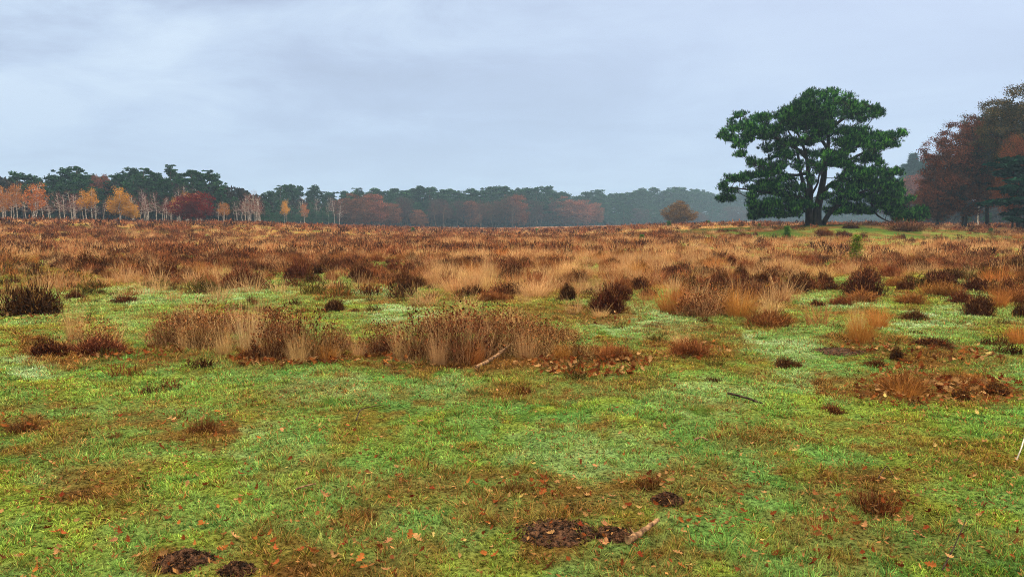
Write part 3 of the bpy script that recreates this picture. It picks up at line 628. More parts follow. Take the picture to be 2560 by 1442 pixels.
def t_birch(name, seed, H=12., W=2.2, stems=2, gold=None, goldz=0.0, twigcol=(118, 66, 58), leafn=30, ntw=8, low=.3, rn='birch_tree', lcol=((182, 124, 32), (228, 170, 58)), csize=.36, bark='birchbark'):
    r = np.random.default_rng(seed); tm = MB(); cm = MB(); tw0 = srgb(*twigcol)
    for s in range(stems):
        a = r.uniform(0, 6.28); ox, oy = (r.uniform(.2, 1.0) * math.cos(a), r.uniform(.2, 1) * math.sin(a)) if stems > 1 else (0, 0); lean = r.uniform(.02, .12) * H
        hh = H * r.uniform(.82, 1) if s else H; k = 9
        w = np.cumsum(r.normal(0, .13, (k, 2)), 0)
        stem = np.stack([ox + w[:, 0] + np.linspace(0, 1, k) ** 1.5 * lean * math.cos(a), oy + w[:, 1] + np.linspace(0, 1, k) ** 1.5 * lean * math.sin(a), np.linspace(0, hh * .93, k)], 1); stem = spline(stem, 13)
        T = envelope(r, 58 // stems + 14, W, hh * low, hh, shell=1.9); T[:, :2] *= np.clip(1.25 - (T[:, 2:] / hh) ** 2 * .7, .3, 1); T[:, :2] += stem[-1, :2] * (T[:, 2:] / hh)
        P, par, rad = grow(stem, T, r, sag=.0, twig=.022, cap=.16, drop=1.2); rad[:13] = np.linspace(.15, .04, 13)
        skel_mesh(P, par, rad, BK, 5, tm)
        nb = np.repeat(T, ntw, 0) + r.normal(size=(len(T) * ntw, 3)) * .25; n = len(nb)
        out = nb[:, :2] - stem[-1, :2] * .5; az = np.arctan2(out[:, 1], out[:, 0]) + r.normal(0, .8, n)
        cm.add(*blades(nb, az, np.abs(r.normal(.6, .45, n)), r.uniform(.5, 1.4, n), r.uniform(.03, .06, n), r.uniform(0, .9, n), 2, tw0 * r.uniform(.6, 1.4, (n, 1)), r=r, taper=.7))
        if gold:
            l0, l1 = srgb(*lcol[0]), srgb(*lcol[1]); TT = T[T[:, 2] > goldz * hh]
            nb = np.repeat(TT, leafn, 0) + r.normal(size=(len(TT) * leafn, 3)) * [.42, .42, .42]; n = len(nb)
            br = np.repeat(r.uniform(.75, 1.2, len(TT)), leafn)[:, None]
            cm.add(*cards(nb, r.uniform(.14, csize, n), (l0 + (l1 - l0) * r.uniform(0, 1, (n, 1))) * br, r, .7))
    template(name, rn, tm, M[bark], cm, M['leafy'], H)
t_birch('bare0', 41, stems=1); t_birch('bare1', 42, stems=2, W=2.6); t_birch('bare2', 43, stems=2, W=2.0, twigcol=(96, 62, 66)); t_birch('bare3', 44, stems=3, W=2.8, twigcol=(128, 66, 50)); t_birch('bare4', 45, stems=1, W=1.7, twigcol=(92, 62, 64), low=.45)
t_birch('dim0', 47, stems=1, W=1.9, twigcol=(84, 60, 58), low=.45, bark='foresttrunk'); t_birch('gold0', 51, H=11, W=3.0, stems=3, gold=1, ntw=4, leafn=70, low=.2, rn='golden_birch'); t_birch('gold1', 52, H=11, W=2.3, stems=2, gold=1, ntw=5, goldz=.5, leafn=60, rn='golden_birch')
t_birch('orange0', 53, H=12, W=2.6, stems=3, gold=1, leafn=30, ntw=8, low=.3, lcol=((156, 92, 34), (216, 146, 54)), rn='golden_birch', twigcol=(140, 68, 44)); t_birch('orange1', 54, H=12, W=2.6, stems=2, gold=1, goldz=.4, leafn=34, ntw=6, lcol=((156, 98, 38), (210, 146, 58)), rn='golden_birch', twigcol=(140, 70, 50))
def t_oak(name, seed, H, W, z0, cols, ntar=110, leafn=44, ls=(.2, .38), twigcol=(70, 48, 46), ntw=4, trunkr=.3, spread=.34, rn='oak_tree', bark='oakbark', shell=2.2, cone=0, lump=.25, trunktop=.45, twl=(.3, .9), drop=.6, tww=(.025, .05), bvar=(.65, 1.3)):
    r = np.random.default_rng(seed); c0, c1 = srgb(*cols[0]), srgb(*cols[1])
    k = 7; w = np.cumsum(r.normal(0, .1, (k, 2)), 0) * H / 12; w -= w[0]
    stem = spline(np.stack([w[:, 0], w[:, 1], np.linspace(0, H * trunktop, k)], 1), 10)
    T = envelope(r, ntar, W, z0, H, shell=shell, lump=lump)
    if cone: T[:, :2] *= np.clip(1.15 - cone * ((T[:, 2:] - z0) / (H - z0)), .12, 1.2)
    P, par, rad = grow(stem, T, r, sag=-.05, twig=.018 * H / 10, cap=trunkr, drop=drop); rad[:4] = np.maximum(rad[:4], trunkr * np.array([1.15, 1, .95, .9]))
    tm = skel_mesh(P, par, rad, BK, 6); cm = MB()
    nb = np.repeat(T, ntw, 0) + r.normal(size=(len(T) * ntw, 3)) * spread; n = len(nb); az = np.arctan2(nb[:, 1], nb[:, 0]) + r.normal(0, .8, n)
    if n: cm.add(*blades(nb, az, np.abs(r.normal(.9, .4, n)), r.uniform(*twl, n), r.uniform(*tww, n), r.uniform(-.3, .3, n), 1, srgb(*twigcol) * r.uniform(.6, 1.3, (n, 1)), r=r, taper=.6))
    if leafn:
        br = np.repeat(r.uniform(*bvar, len(T)), leafn)[:, None]; nb = np.repeat(T, leafn, 0) + r.normal(size=(len(T) * leafn, 3)) * [spread * 1.25, spread * 1.25, spread * .6]; n = len(nb)
        cm.add(*cards(nb, r.uniform(*ls, n), (c0 + (c1 - c0) * r.uniform(0, 1, (n, 1)) ** 1.3) * br, r, .65, .15))
    template(name, rn, tm, M[bark], cm, M['leafy'], H)
t_oak('crimson', 61, 8.6, 6.0, 1.1, ((66, 18, 14), (142, 50, 32)), 300, 70, (.18, .36), spread=.4, trunkr=.3, trunktop=.3)
t_oak('brown0', 62, 11, 5.6, .6, ((74, 42, 30), (150, 92, 66)), 260, 80, (.24, .44), ntw=8, spread=.45)
t_oak('brown1', 63, 11, 5.0, .8, ((80, 46, 32), (158, 100, 68)), 240, 70, (.24, .44), ntw=9, spread=.45)
t_oak('brown2', 64, 12, 4.4, 2.0, ((58, 38, 32), (112, 74, 56)), 190, 50, (.2, .36), ntw=14, spread=.5, twigcol=(84, 58, 56))
t_oak('pink', 65, 11, 6.0, .6, ((94, 48, 40), (164, 94, 76)), 250, 70, (.24, .44), ntw=8, spread=.45)
t_oak('purple', 66, 13, 4.5, 2.5, ((54, 38, 38), (96, 66, 60)), 170, 24, (.2, .34), ntw=24, spread=.55, twigcol=(78, 58, 62), twl=(.5, 1.3))
t_oak('round', 67, 6.6, 4.6, .75, ((74, 50, 28), (150, 108, 58)), 300, 80, (.14, .3), spread=.3, trunkr=.24, cone=.55, trunktop=.35, rn='round_tree', lump=.28)
def t_spruce(name, seed, H=20., W=3.2, col=((24, 62, 56), (56, 100, 84)), nw=26, rn='spruce_tree', per=11, bl=.9, bw=.26, mat='needle', dens=36):  # default is blue spruce green, lightened so the colour adds to the haze
    r = np.random.default_rng(seed); tm = MB(); tube(tm, [(0, 0, 0), (0, 0, H * .5), (0, 0, H)], [H * .013, H * .008, H * .001], 6, BK)
    cm = MB(); c0, c1 = srgb(*col[0]), srgb(*col[1]); segs = []
    for k in range(nw):
        s = .08 + .9 * k / (nw - 1); z = s * H; R = W * (1 - s) ** .85 * r.uniform(.85, 1.15) + .02 * H
        for j in range(per):
            a = 6.28 * j / per + r.uniform(-.3, .3) + k; rr = R * r.uniform(.7, 1.1); d = np.array([math.cos(a), math.sin(a), 0]); tip = d * rr + [0, 0, z - rr * .22 + rr * .12]
            segs.append(((0, 0, z), tip)); m = dens; u = r.uniform(.15, 1, m)[:, None]; pos = r.normal(0, 1, (m, 3)) * [.1, .1, .3 * H / 20] + np.array([0, 0, z]) * (1 - u) + tip * u - np.array([0, 0, .08 * rr]) * np.sin(u * 3.14); az = a + r.choice([-1, 1], m) * r.uniform(.3, 1.1, m)
            cm.add(*blades(pos, az, r.uniform(.9, 2.1, m), bl * (1.15 - .6 * u[:, 0]) * r.uniform(.7, 1.2, m), bw, 0, 1, (c0 + (c1 - c0) * r.uniform(0, 1, (m, 1))) * r.uniform(.8, 1.2), r=r, taper=.6))
    p0, p1 = map(np.array, zip(*segs)); tm.add(*frusta(p0, p1, np.full(len(p0), H * .002), np.full(len(p0), H * .0008), 3, BK))
    template(name, rn, tm, M['foresttrunk'], cm, M[mat], H)
t_spruce('spruce0', 71, nw=34); t_spruce('spruce1', 72, W=2.8)
t_spruce('sap_bright', 73, 1.3, .42, ((84, 122, 38), (136, 168, 58)), 13, 'spruce_sapling', 8, .13, .04, 'needle', 20)
t_spruce('sap_dark', 74, 1.3, .5, ((44, 96, 36), (92, 140, 52)), 13, 'spruce_sapling', 9, .14, .05, 'needle', 22)

# ------------------------------------------------------------------ the wood across the heath
DXX = [-300, 0, 600, 700, 860, 1300, 1500, 1850, 2200, 2700]; DYY = [150, 152, 172, 235, 290, 370, 480, 690, 620, 320]
DOLD = [225, 232, 262, 310, 350, 395, 440, 500, 420, 260]
SKX = [-200, 0, 60, 110, 180, 215, 240, 300, 330, 390, 420, 460, 500, 540, 570, 600, 640, 660, 700, 760, 860, 960, 1060, 1160, 1300, 1340, 1400, 1500, 1600, 1680, 1720, 1760, 1800, 1900, 2000, 2300]
SKY = [450, 447, 446, 440, 430, 445, 442, 447, 432, 438, 428, 438, 434, 445, 463, 476, 486, 480, 472, 477, 480, 478, 479, 481, 480, 476, 484, 488, 486, 480, 480, 488, 491, 490, 492, 500]
def tree_at(name, px, top, D, cat, group, label=None, desc=None, wpx=None, rot=None, half=None, grow_=1.0):
    x, y, z = at_depth(px, top, D); h = z - float(height(x, y)) + .1
    wide = grow_ * (1.0 if D < 300 else 1.35)
    if wpx: wide = (wpx / F * D) / (2 * half * h / TPL[name][3])
    o = plant(name, x, y, h, cat, group, label, wide, rot)
    if desc: later(o, desc, (px,))
    return o
G1 = 'pines forming the skyline of the wood'
x = -70.0; k = 0
while x < 2280:                                  # skyline row
    D = np.interp(x, DXX, DYY) + random.uniform(14, 30); top = np.interp(x, SKX, SKY) + random.uniform(-12, 9)
    tree_at(f'pine{k % 5}', x, top, D, 'pine tree', G1, desc='tall skyline pine', grow_=1.2); k += 1
    x += random.uniform(15, 25) * (260 / D) ** .6
x = -60.0
G2 = 'shorter pines filling the wood below the skyline'
while x < 2280:                                  # lower pines in front of the skyline
    D = np.interp(x, DXX, DYY) + random.uniform(3, 12); top = np.interp(x, SKX, SKY) + random.uniform(14, 34)
    tree_at(f'pine{random.randrange(5)}', x, top, D, 'pine tree', G2, desc='shorter dark pine', grow_=1.25); x += random.uniform(20, 34)
for px_, top, nm in ((190, 418, 'tallpine0'), (352, 421, 'tallpine2'), (424, 414, 'tallpine1'), (480, 428, 'tallpine0'), (522, 427, 'tallpine1'), (285, 440, 'tallpine2'), (700, 464, 'tallpine2'), (1340, 470, 'tallpine0'), (1700, 474, 'tallpine1'), (895, 471, 'tallpine1'), (1075, 471, 'tallpine2')):
    tree_at(nm, px_, top, np.interp(px_, DXX, DYY) + 10, 'pine tree', 'tall pines standing above the wood', desc='lofty flat topped pine')
# deciduous trees along the edge: px, top, dD (towards camera), template, width px, half width of template
EDGE = [(5, 478, 6, 'bare3', None), (28, 472, 3, 'bare1', None), (60, 480, 5, 'bare0', None), (105, 482, 2, 'bare2', None), (125, 488, 3, 'bare1', None), (146, 474, 6, 'bare0', None), (156, 480, 2, 'bare2', None), (178, 474, 8, 'bare3', None), (186, 480, 6, 'bare1', None),
        (205, 486, 3, 'bare4', None), (240, 492, 5, 'bare2', None), (258, 500, 1, 'bare4', None), (335, 478, 8, 'bare3', None), (350, 486, 4, 'bare1', None), (362, 470, 2, 'bare4', None), (372, 478, 7, 'bare1', None), (388, 476, 4, 'bare0', None), (402, 492, 6, 'bare1', None),
        (414, 488, 8, 'bare0', None), (428, 494, 4, 'bare3', None), (448, 465, 2, 'bare4', None), (470, 458, -6, 'bare2', None), (500, 462, -6, 'bare2', None), (545, 505, 2, 'bare0', None), (565, 512, 4, 'bare4', None), (592, 500, 5, 'bare2', None), (604, 482, 8, 'bare1', None), (622, 474, 10, 'bare3', None), (636, 482, 12, 'bare3', None), (612, 500, 14, 'bare0', None),
        (652, 494, 9, 'bare3', None), (835, 494, 14, 'bare4', None), (848, 505, 12, 'bare0', None), (1092, 505, 14, 'dim0', None), (1108, 500, 10, 'dim0', None), (1000, 500, 6, 'dim0', None), (1205, 498, 12, 'dim0', None), (1285, 500, 14, 'dim0', None), (790, 492, -2, 'bare2', None), (820, 488, -4, 'bare2', None), (750, 486, -4, 'bare2', None)]
for px_, top, dd, nm, _ in EDGE:
    tree_at(nm, px_, top, np.interp(px_, DXX, DYY) - dd, 'birch tree', 'leafless birches along the wood edge', desc='bare dull birch' if nm == 'dim0' else 'bare white trunked birch')
for px_, top, dd, nm, w, hw, lab in ((75, 452, 12, 'orange0', 66, 3.6, 'wide orange birch beside the end of the dark wood'), (34, 448, 9, 'orange1', 36, 2.8, 'slim orange birch just behind the wide orange birch'), (4, 462, 7, 'orange0', 40, 3.6, 'orange birch cut by the picture edge'),
        (222, 468, 10, 'gold1', 40, 2.4, 'slim birch with golden crown top and pale stems'), (298, 461, 16, 'gold0', 58, 3.1, 'big golden birch, brightest tree along the wood'), (330, 503, 15, 'gold0', 30, 3.1, 'small golden birch leaning out of the big golden birch'),
        (444, 484, 8, 'orange1', 40, 2.8, 'faded yellow birch between bare birches and crimson oak'), (466, 478, 4, 'gold1', 30, 2.4, 'orange topped birch directly behind the crimson oak'), (488, 474, 2, 'orange1', 36, 2.8, 'dull orange birch rising over the crimson oak'), (562, 500, 6, 'orange1', 32, 2.8, 'small yellowish tree past the crimson oak'), (713, 498, 10, 'gold1', 20, 2.4, 'thin yellow birch poking out of the young pines'), (759, 503, 10, 'orange1', 20, 2.8, 'thin russet birch among the young pines')):
    tree_at(nm, px_, top, np.interp(px_, DXX, DYY) - dd, 'birch tree', 'autumn coloured birches', lab, wpx=w, half=hw)
for px_, top, w, D, nm, hw, lab in ((481, 481, 108, 212, 'crimson', 6.2, 'crimson oak with wide low crown before the wood'), (880, 487, 88, 338, 'brown0', 5.8, 'nearer brown oak of the touching pair before the pines'), (928, 484, 84, 344, 'brown1', 5.4, 'rusty brown oak of the touching pair, beside bare trunks'), (974, 508, 62, 348, 'brown1', 5.4, 'lower brown oak next to the touching pair'),
        (1046, 524, 46, 362, 'brown1', 5.4, 'small brown oak at the foot of the pines'), (1248, 497, 70, 384, 'brown2', 4.8, 'greyish brown oak midway along the far wood'), (1280, 486, 70, 392, 'brown2', 4.8, 'taller pale brown oak behind the greyish brown one'), (1400, 494, 120, 420, 'brown0', 5.8, 'wide dull brown oak behind the pinkish one'), (1440, 499, 92, 424, 'pink', 6.2, 'pinkish brown oak bulging from the far wood'),
        (1420, 516, 58, 412, 'pink', 6.2, 'low reddish bush-like oak at the foot of pinkish oak'), (1336, 500, 60, 400, 'purple', 4.9, 'purplish bare crowned oak before the far pines'), (1160, 500, 70, 376, 'purple', 4.9, 'dim purple oak between pale trunks'), (1100, 496, 70, 372, 'purple', 4.9, 'dim purple oak near two pale birch trunks'), (1010, 492, 60, 356, 'purple', 4.9, 'dim purple oak past the lower brown oak'), (1210, 505, 54, 380, 'brown2', 4.8, 'thin brown oak with pale stem'),
        (1590, 520, 70, 452, 'purple', 4.9, 'hazy bare oak before the blue far pines'), (1840, 515, 80, 470, 'purple', 4.9, 'hazy pinkish bare oak beyond the broad pine'), (1745, 530, 60, 440, 'purple', 4.9, 'faint bare tree beside the lone round tree'), (1292, 486, 60, 385, 'brown1', 5.4, 'rounded russet crown reaching the skyline past the greyish oak'), (1178, 502, 54, 378, 'brown1', 5.4, 'small russet oak beside the dim purple oak'), (1486, 506, 50, 425, 'brown1', 5.4, 'small brownish oak past the pinkish oak'), (1370, 492, 60, 418, 'brown2', 4.8, 'brownish crown touching the far skyline pines'), (250, 437, 60, 262, 'pink', 6.2, 'pale russet crown poking through the skyline pines')):
    D = D * np.interp(px_, DXX, DYY) / np.interp(px_, DXX, DOLD)
    tree_at(nm, px_, top, D, 'oak tree', 'brown and red oaks before the wood', lab, wpx=w, half=hw)
for px_, top, w in ((672, 520, 46), (700, 512, 50), (728, 514, 52), (752, 516, 46), (776, 510, 54), (806, 516, 54), (832, 522, 44), (690, 530, 40), (790, 528, 40), (650, 530, 34), (715, 532, 36), (848, 530, 30), (130, 536, 30), (116, 540, 26)):
    tree_at(f'young{random.randrange(3)}', px_, top, np.interp(px_, DXX, DYY) - random.uniform(0, 10), 'pine tree', 'young bushy pines at the wood edge', desc='bushy young pine', wpx=w, half=3.3)
for px_, top, w in ((1520, 515, 60), (1560, 508, 60), (1620, 512, 60), (1490, 520, 50), (1660, 515, 60), (1780, 510, 60), (1540, 530, 40), (1600, 532, 40), (1820, 505, 60), (1885, 505, 60), (1930, 510, 60), (2000, 515, 60), (2120, 515, 60), (2200, 520, 60)):
    tree_at(f'young{random.randrange(3)}', px_, top, np.interp(px_, DXX, DYY) - random.uniform(0, 12), 'pine tree', 'hazy pines low in the far wood', desc='hazy low pine', wpx=w, half=3.3)
tree_at('round', 1699, 504, 195, 'round tree', None, 'lone round brown tree standing out on the open heath', wpx=86, half=4.3, rot=1.0)
# far right: hazy spruces, pink tree, then the dark group close by
for px_, top, D, nm, lab in ((2284, 386, 330, 'spruce0', 'tallest hazy spruce between the broad pine and the dark oaks'), (2322, 392, 350, 'spruce1', 'slimmer hazy spruce next to the tallest one'), (2352, 398, 320, 'spruce1', 'hazy spruce half hidden by the bare oak'), (2262, 412, 350, 'spruce1', 'short hazy spruce behind the broad pine'), (2303, 405, 335, 'spruce0', 'hazy spruce between the two taller spruces'), (2380, 405, 340, 'spruce0', 'hazy spruce behind the bare oak crown')):
    tree_at(nm, px_, top, D, 'spruce tree', 'hazy spruces behind the heath', lab)
for px_, top, w, D, nm, hw, lab in ((2286, 437, 96, 270, 'pink', 6.2, 'hazy salmon coloured tree below the spruces'), (2240, 470, 90, 300, 'purple', 4.9, 'hazy bare tree glimpsed behind the broad pine'), (2330, 455, 100, 260, 'purple', 4.9, 'hazy purple tree behind the bare oak'), (2400, 470, 110, 240, 'purple', 4.9, 'dim purple tree between the dark trunks'), (2480, 450, 130, 230, 'purple', 4.9, 'dim purple tree behind the dark trunks'), (2560, 450, 140, 220, 'purple', 4.9, 'dim purple tree at the very picture edge')):
    tree_at(nm, px_, top, D, 'oak tree', 'hazy trees behind the dark oaks', lab, wpx=w, half=hw)
for px_, top, D in ((2350, 520, 165), (2300, 525, 170), (2420, 522, 160), (2470, 520, 165), (2530, 515, 160), (2250, 530, 172)):
    tree_at(f'young{random.randrange(3)}', px_, top, D, 'pine tree', 'dim low pines behind the dark oaks', desc='dim low pine')
t_oak('bigbare', 81, 14, 6.6, 1.8, ((62, 34, 24), (132, 76, 50)), 700, 110, (.12, .25), twigcol=(44, 32, 32), ntw=12, trunkr=.34, spread=.3, bvar=(.4, 1.4), trunktop=.5, twl=(.3, .9), shell=1.9, tww=(.012, .03), lump=.3)
t_oak('bigdark', 82, 19, 7.6, 3.2, ((26, 38, 20), (104, 80, 44)), 1000, 140, (.13, .28), twigcol=(34, 28, 26), ntw=6, trunkr=.42, spread=.38, bvar=(.35, 1.4), trunktop=.5, shell=2.1, tww=(.015, .03), lump=.3)
t_oak('bigrust', 83, 13, 3.8, 2.0, ((84, 42, 26), (146, 82, 46)), 300, 110, (.1, .2), twigcol=(50, 34, 34), ntw=6, trunkr=.25, spread=.42, trunktop=.5, tww=(.015, .03))
for px_, top, w, D, nm, hw, lab in ((2424, 298, 250, 104, 'bigbare', 7.0, 'tall bare oak with rusty lower leaves beside dark oaks'), (2486, 262, 190, 110, 'bigdark', 8.0, 'dark green-brown oak between the bare oak and picture edge'), (2570, 216, 260, 100, 'bigdark', 8.0, 'tallest dark oak, its crown cut by the picture edge'), (2545, 330, 90, 90, 'bigrust', 4.1, 'narrow rust orange oak inside the dark oaks'), (2350, 430, 120, 118, 'bigbare', 7.0, 'low spreading reddish bare oak under the spruces')):
    tree_at(nm, px_, top, D, 'oak tree', 'tall oaks crowding the heath edge', lab, wpx=w, half=hw)
t_forest_pine('edgepine', 205, .08, 3.6, 12.0, 46, ((8, 30, 26), (32, 66, 54)), .35, 'pinebark', 'scots_pine')
tree_at('edgepine', 2570, 392, 84, 'pine tree', None, 'blue-green pine with low branches in front of dark oaks', wpx=190, half=4.6)
t_birch('white', 46, H=12, W=1.6, stems=1, low=.5)
tree_at('white', 2453, 440, 125, 'birch tree', None, 'single white birch trunk behind the dark oak trunks')
line_labels()
# dim undergrowth filling the wood behind the edge trees
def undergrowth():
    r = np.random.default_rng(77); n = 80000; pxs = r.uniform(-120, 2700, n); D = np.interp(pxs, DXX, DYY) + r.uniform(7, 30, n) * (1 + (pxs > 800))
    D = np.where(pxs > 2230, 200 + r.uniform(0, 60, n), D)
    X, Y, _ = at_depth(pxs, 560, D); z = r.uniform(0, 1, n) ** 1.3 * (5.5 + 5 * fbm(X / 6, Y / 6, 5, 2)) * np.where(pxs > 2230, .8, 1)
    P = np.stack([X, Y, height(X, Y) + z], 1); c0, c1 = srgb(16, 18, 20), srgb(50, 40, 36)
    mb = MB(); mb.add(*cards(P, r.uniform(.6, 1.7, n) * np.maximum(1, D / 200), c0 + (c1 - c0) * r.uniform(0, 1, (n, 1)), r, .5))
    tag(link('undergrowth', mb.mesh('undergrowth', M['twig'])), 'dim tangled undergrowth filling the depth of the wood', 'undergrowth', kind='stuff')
undergrowth()

# ------------------------------------------------------------------ heather and tussocks
def heather_arr(seed, W, H, nsprig, nstem, cols, sl=(.05, .11), sw=(.007, .014), seg=1, tipc=None):
    r = np.random.default_rng(seed); c0, c1 = srgb(*cols[0]), srgb(*cols[1]); mb = MB()
    az = r.uniform(0, 6.28, nstem); rad = W / 2 * np.sqrt(r.uniform(0, .25, nstem)); ln = np.clip(r.normal(.65, .35, nstem), .02, 1.3)
    base = np.stack([rad * np.cos(az), rad * np.sin(az), np.zeros(nstem)], 1)
    if nstem: mb.add(*blades(base, az, ln * .7, H * r.uniform(.5, .85, nstem) * (1 + (W / 2 / H - 1) * np.sin(ln * .7).clip(0, 1) * .6), r.uniform(.004, .008, nstem) * (1 + W * .3), .35, 3, c0 * .9, c1 * .8, r=r, taper=.5))
    kl = 7 if nsprig > 500 else 3
    la = r.uniform(0, 6.28, kl); lr = W / 2 * r.uniform(.15, .62, kl); lr[0] = 0; lc = np.stack([lr * np.cos(la), lr * np.sin(la)], 1); ls_ = W / 2 * r.uniform(.32, .62, kl); lh = H * r.uniform(.45, 1.0, kl); lh[0] = H
    wl = r.choice(kl, nsprig, p=ls_ ** 2 / (ls_ ** 2).sum())
    g = r.normal(size=(nsprig, 3)); g[:, 2] = np.abs(g[:, 2]); g /= np.linalg.norm(g, axis=1)[:, None]
    lum = 1 + .6 * (vnoise(g[:, 0] * 3 + seed + wl * 9, g[:, 1] * 3 + g[:, 2] * 2, seed) - .5) + .5 * (vnoise(g[:, 0] * 9 + seed + wl, g[:, 1] * 9, seed + 1) - .5)
    s = r.uniform(.1, 1, nsprig) ** .55 * lum; s = np.where(r.uniform(0, 1, nsprig) < .05, s * 1.25, s)
    p = g * s[:, None] * np.stack([ls_[wl], ls_[wl], lh[wl] * .93], 1); p[:, :2] += lc[wl]
    sa = np.arctan2(g[:, 1], g[:, 0]) + r.normal(0, .9, nsprig); le = np.clip(np.arccos(g[:, 2].clip(0, 1)) * .7 + r.normal(0, .5, nsprig), -.6, 1.8)
    t = r.uniform(0, 1, (nsprig, 1)) ** 1.4; cc = (c0 + (c1 - c0) * t) * (.75 + .5 * vnoise(p[:, 0] * 6 / W, p[:, 1] * 6 / W + p[:, 2] * 4, seed + 3)[:, None])
    dry = (r.uniform(0, 1, nsprig) < (.1 if nsprig > 500 else .04))[:, None]; cc = np.where(dry, srgb(176, 124, 76) * r.uniform(.5, 1, (nsprig, 1)), cc)
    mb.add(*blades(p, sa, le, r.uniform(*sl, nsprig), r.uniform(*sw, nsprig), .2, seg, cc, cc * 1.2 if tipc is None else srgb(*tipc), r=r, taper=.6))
    return mb
def tussock_arr(seed, W, H, n, cols, bw=.005, lean=.45, seg=3, bend=.7, stalks=0, spread=.22, jit=.5):
    r = np.random.default_rng(seed); c0, c1 = srgb(*cols[0]), srgb(*cols[1]); mb = MB()
    az = r.uniform(0, 6.28, n); rad = W * spread * np.sqrt(r.uniform(0, 1, n)); base = np.stack([rad * np.cos(az), rad * np.sin(az), np.full(n, -.02)], 1)
    t = r.uniform(0, 1, (n, 1)); col = c0 + (c1 - c0) * t
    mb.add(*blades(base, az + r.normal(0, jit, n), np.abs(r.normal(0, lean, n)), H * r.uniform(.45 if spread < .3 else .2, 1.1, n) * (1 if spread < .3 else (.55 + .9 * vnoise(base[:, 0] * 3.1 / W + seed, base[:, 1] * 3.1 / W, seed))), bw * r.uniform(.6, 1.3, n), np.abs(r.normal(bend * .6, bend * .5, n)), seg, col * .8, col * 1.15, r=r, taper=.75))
    if stalks:
        az = r.uniform(0, 6.28, stalks); base = np.stack([.12 * W * np.cos(az), .12 * W * np.sin(az), np.zeros(stalks)], 1)
        mb.add(*blades(base, az, np.abs(r.normal(0, .28, stalks)), H * r.uniform(1.0, 1.55, stalks), bw * 1.1, .15, 3, c1 * 1.1, c1 * 1.25, r=r, taper=.6))
    return mb
DARKH = ((52, 32, 22), (116, 68, 44)); BLACKH = ((46, 28, 20), (96, 60, 42)); RUSTH = ((98, 58, 34), (166, 104, 62)); TALLB = ((108, 66, 40), (190, 134, 84)); PALE = ((184, 134, 84), (232, 190, 136)); ORNG = ((150, 88, 42), (216, 146, 78)); OLV = ((58, 52, 26), (110, 92, 46))
BT = {}
def bt(name, mb, mat, W, H): BT[name] = (mb.mesh(name, M[mat]), W, H)
for i in range(3):
    bt(f'dark{i}', heather_arr(300 + i, 1.0, .5, 4600, 120, DARKH, (.05, .11), (.009, .02)), 'heather', 1.0, .5)
    bt(f'black{i}', heather_arr(310 + i, 1.0, .45, 4600, 120, BLACKH, (.05, .11), (.009, .02)), 'heather', 1.0, .45)
    bt(f'rust{i}', heather_arr(320 + i, 1.0, .42, 2000, 260, RUSTH, (.06, .15)), 'heather', 1.0, .42)
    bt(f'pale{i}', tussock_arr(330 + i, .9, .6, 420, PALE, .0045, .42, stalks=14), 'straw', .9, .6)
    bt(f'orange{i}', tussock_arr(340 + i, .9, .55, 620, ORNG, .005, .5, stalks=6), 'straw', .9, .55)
def mixed_arr(seed):       # tall dry heath thicket: stiff brown stems, curled dead leaves, bent grass
    r = np.random.default_rng(seed); mb = MB()
    for sub in (heather_arr(seed, 1.1, .6, 1500, 150, ((52, 30, 22), (128, 78, 50)), (.05, .14), (.006, .014)), tussock_arr(seed + 1, 1.3, .74, 300, ((140, 98, 64), (222, 176, 128)), .007, .62, bend=.8, spread=.42, jit=2.2), tussock_arr(seed + 2, 1.3, .82, 110, PALE, .006, .6, bend=1.4, spread=.4, jit=2.2), tussock_arr(seed + 3, 1.3, .78, 170, ((54, 34, 26), (104, 66, 46)), .009, .75, bend=.4, spread=.42, jit=2.2), tussock_arr(seed + 4, 1.3, .5, 260, ((150, 102, 62), (222, 170, 116)), .007, .8, bend=1.3, spread=.42, jit=1.8)): mb.add(*sub.arrays())
    n = 520; a = r.uniform(0, 6.28, n); rad = .55 * np.sqrt(r.uniform(0, 1, n)); p = np.stack([rad * np.cos(a), rad * np.sin(a), .78 * np.sqrt(np.clip(1 - rad ** 2 / .33, .05, 1)) * r.uniform(.55, 1.1, n)], 1)
    mb.add(*cards(p, r.uniform(.025, .065, n), srgb(52, 28, 22) + (srgb(160, 98, 60) - srgb(52, 28, 22)) * r.uniform(0, 1, (n, 1)), r, .6)); return mb
for i in range(4): bt(f'mixed{i}', mixed_arr(350 + 10 * i), 'heather', 1.15, .8)
bt('fan', tussock_arr(391, 1.0, .85, 230, ((196, 150, 104), (232, 196, 150)), .0065, .33, bend=.12), 'straw', 1.0, .85)
bt('deadtuft', heather_arr(392, 1.0, .2, 900, 160, ((50, 30, 20), (122, 78, 44)), (.04, .1), (.004, .009)), 'heather', 1.0, .2)
bt('greentuft', tussock_arr(393, .9, .3, 700, ((58, 96, 30), (110, 146, 58)), .004, .7), 'straw', .9, .3)
bt('bramble', heather_arr(394, 1.0, .4, 2400, 200, ((52, 34, 24), (120, 74, 48)), (.04, .08), (.005, .01)), 'heather', 1.0, .4)
USED = []
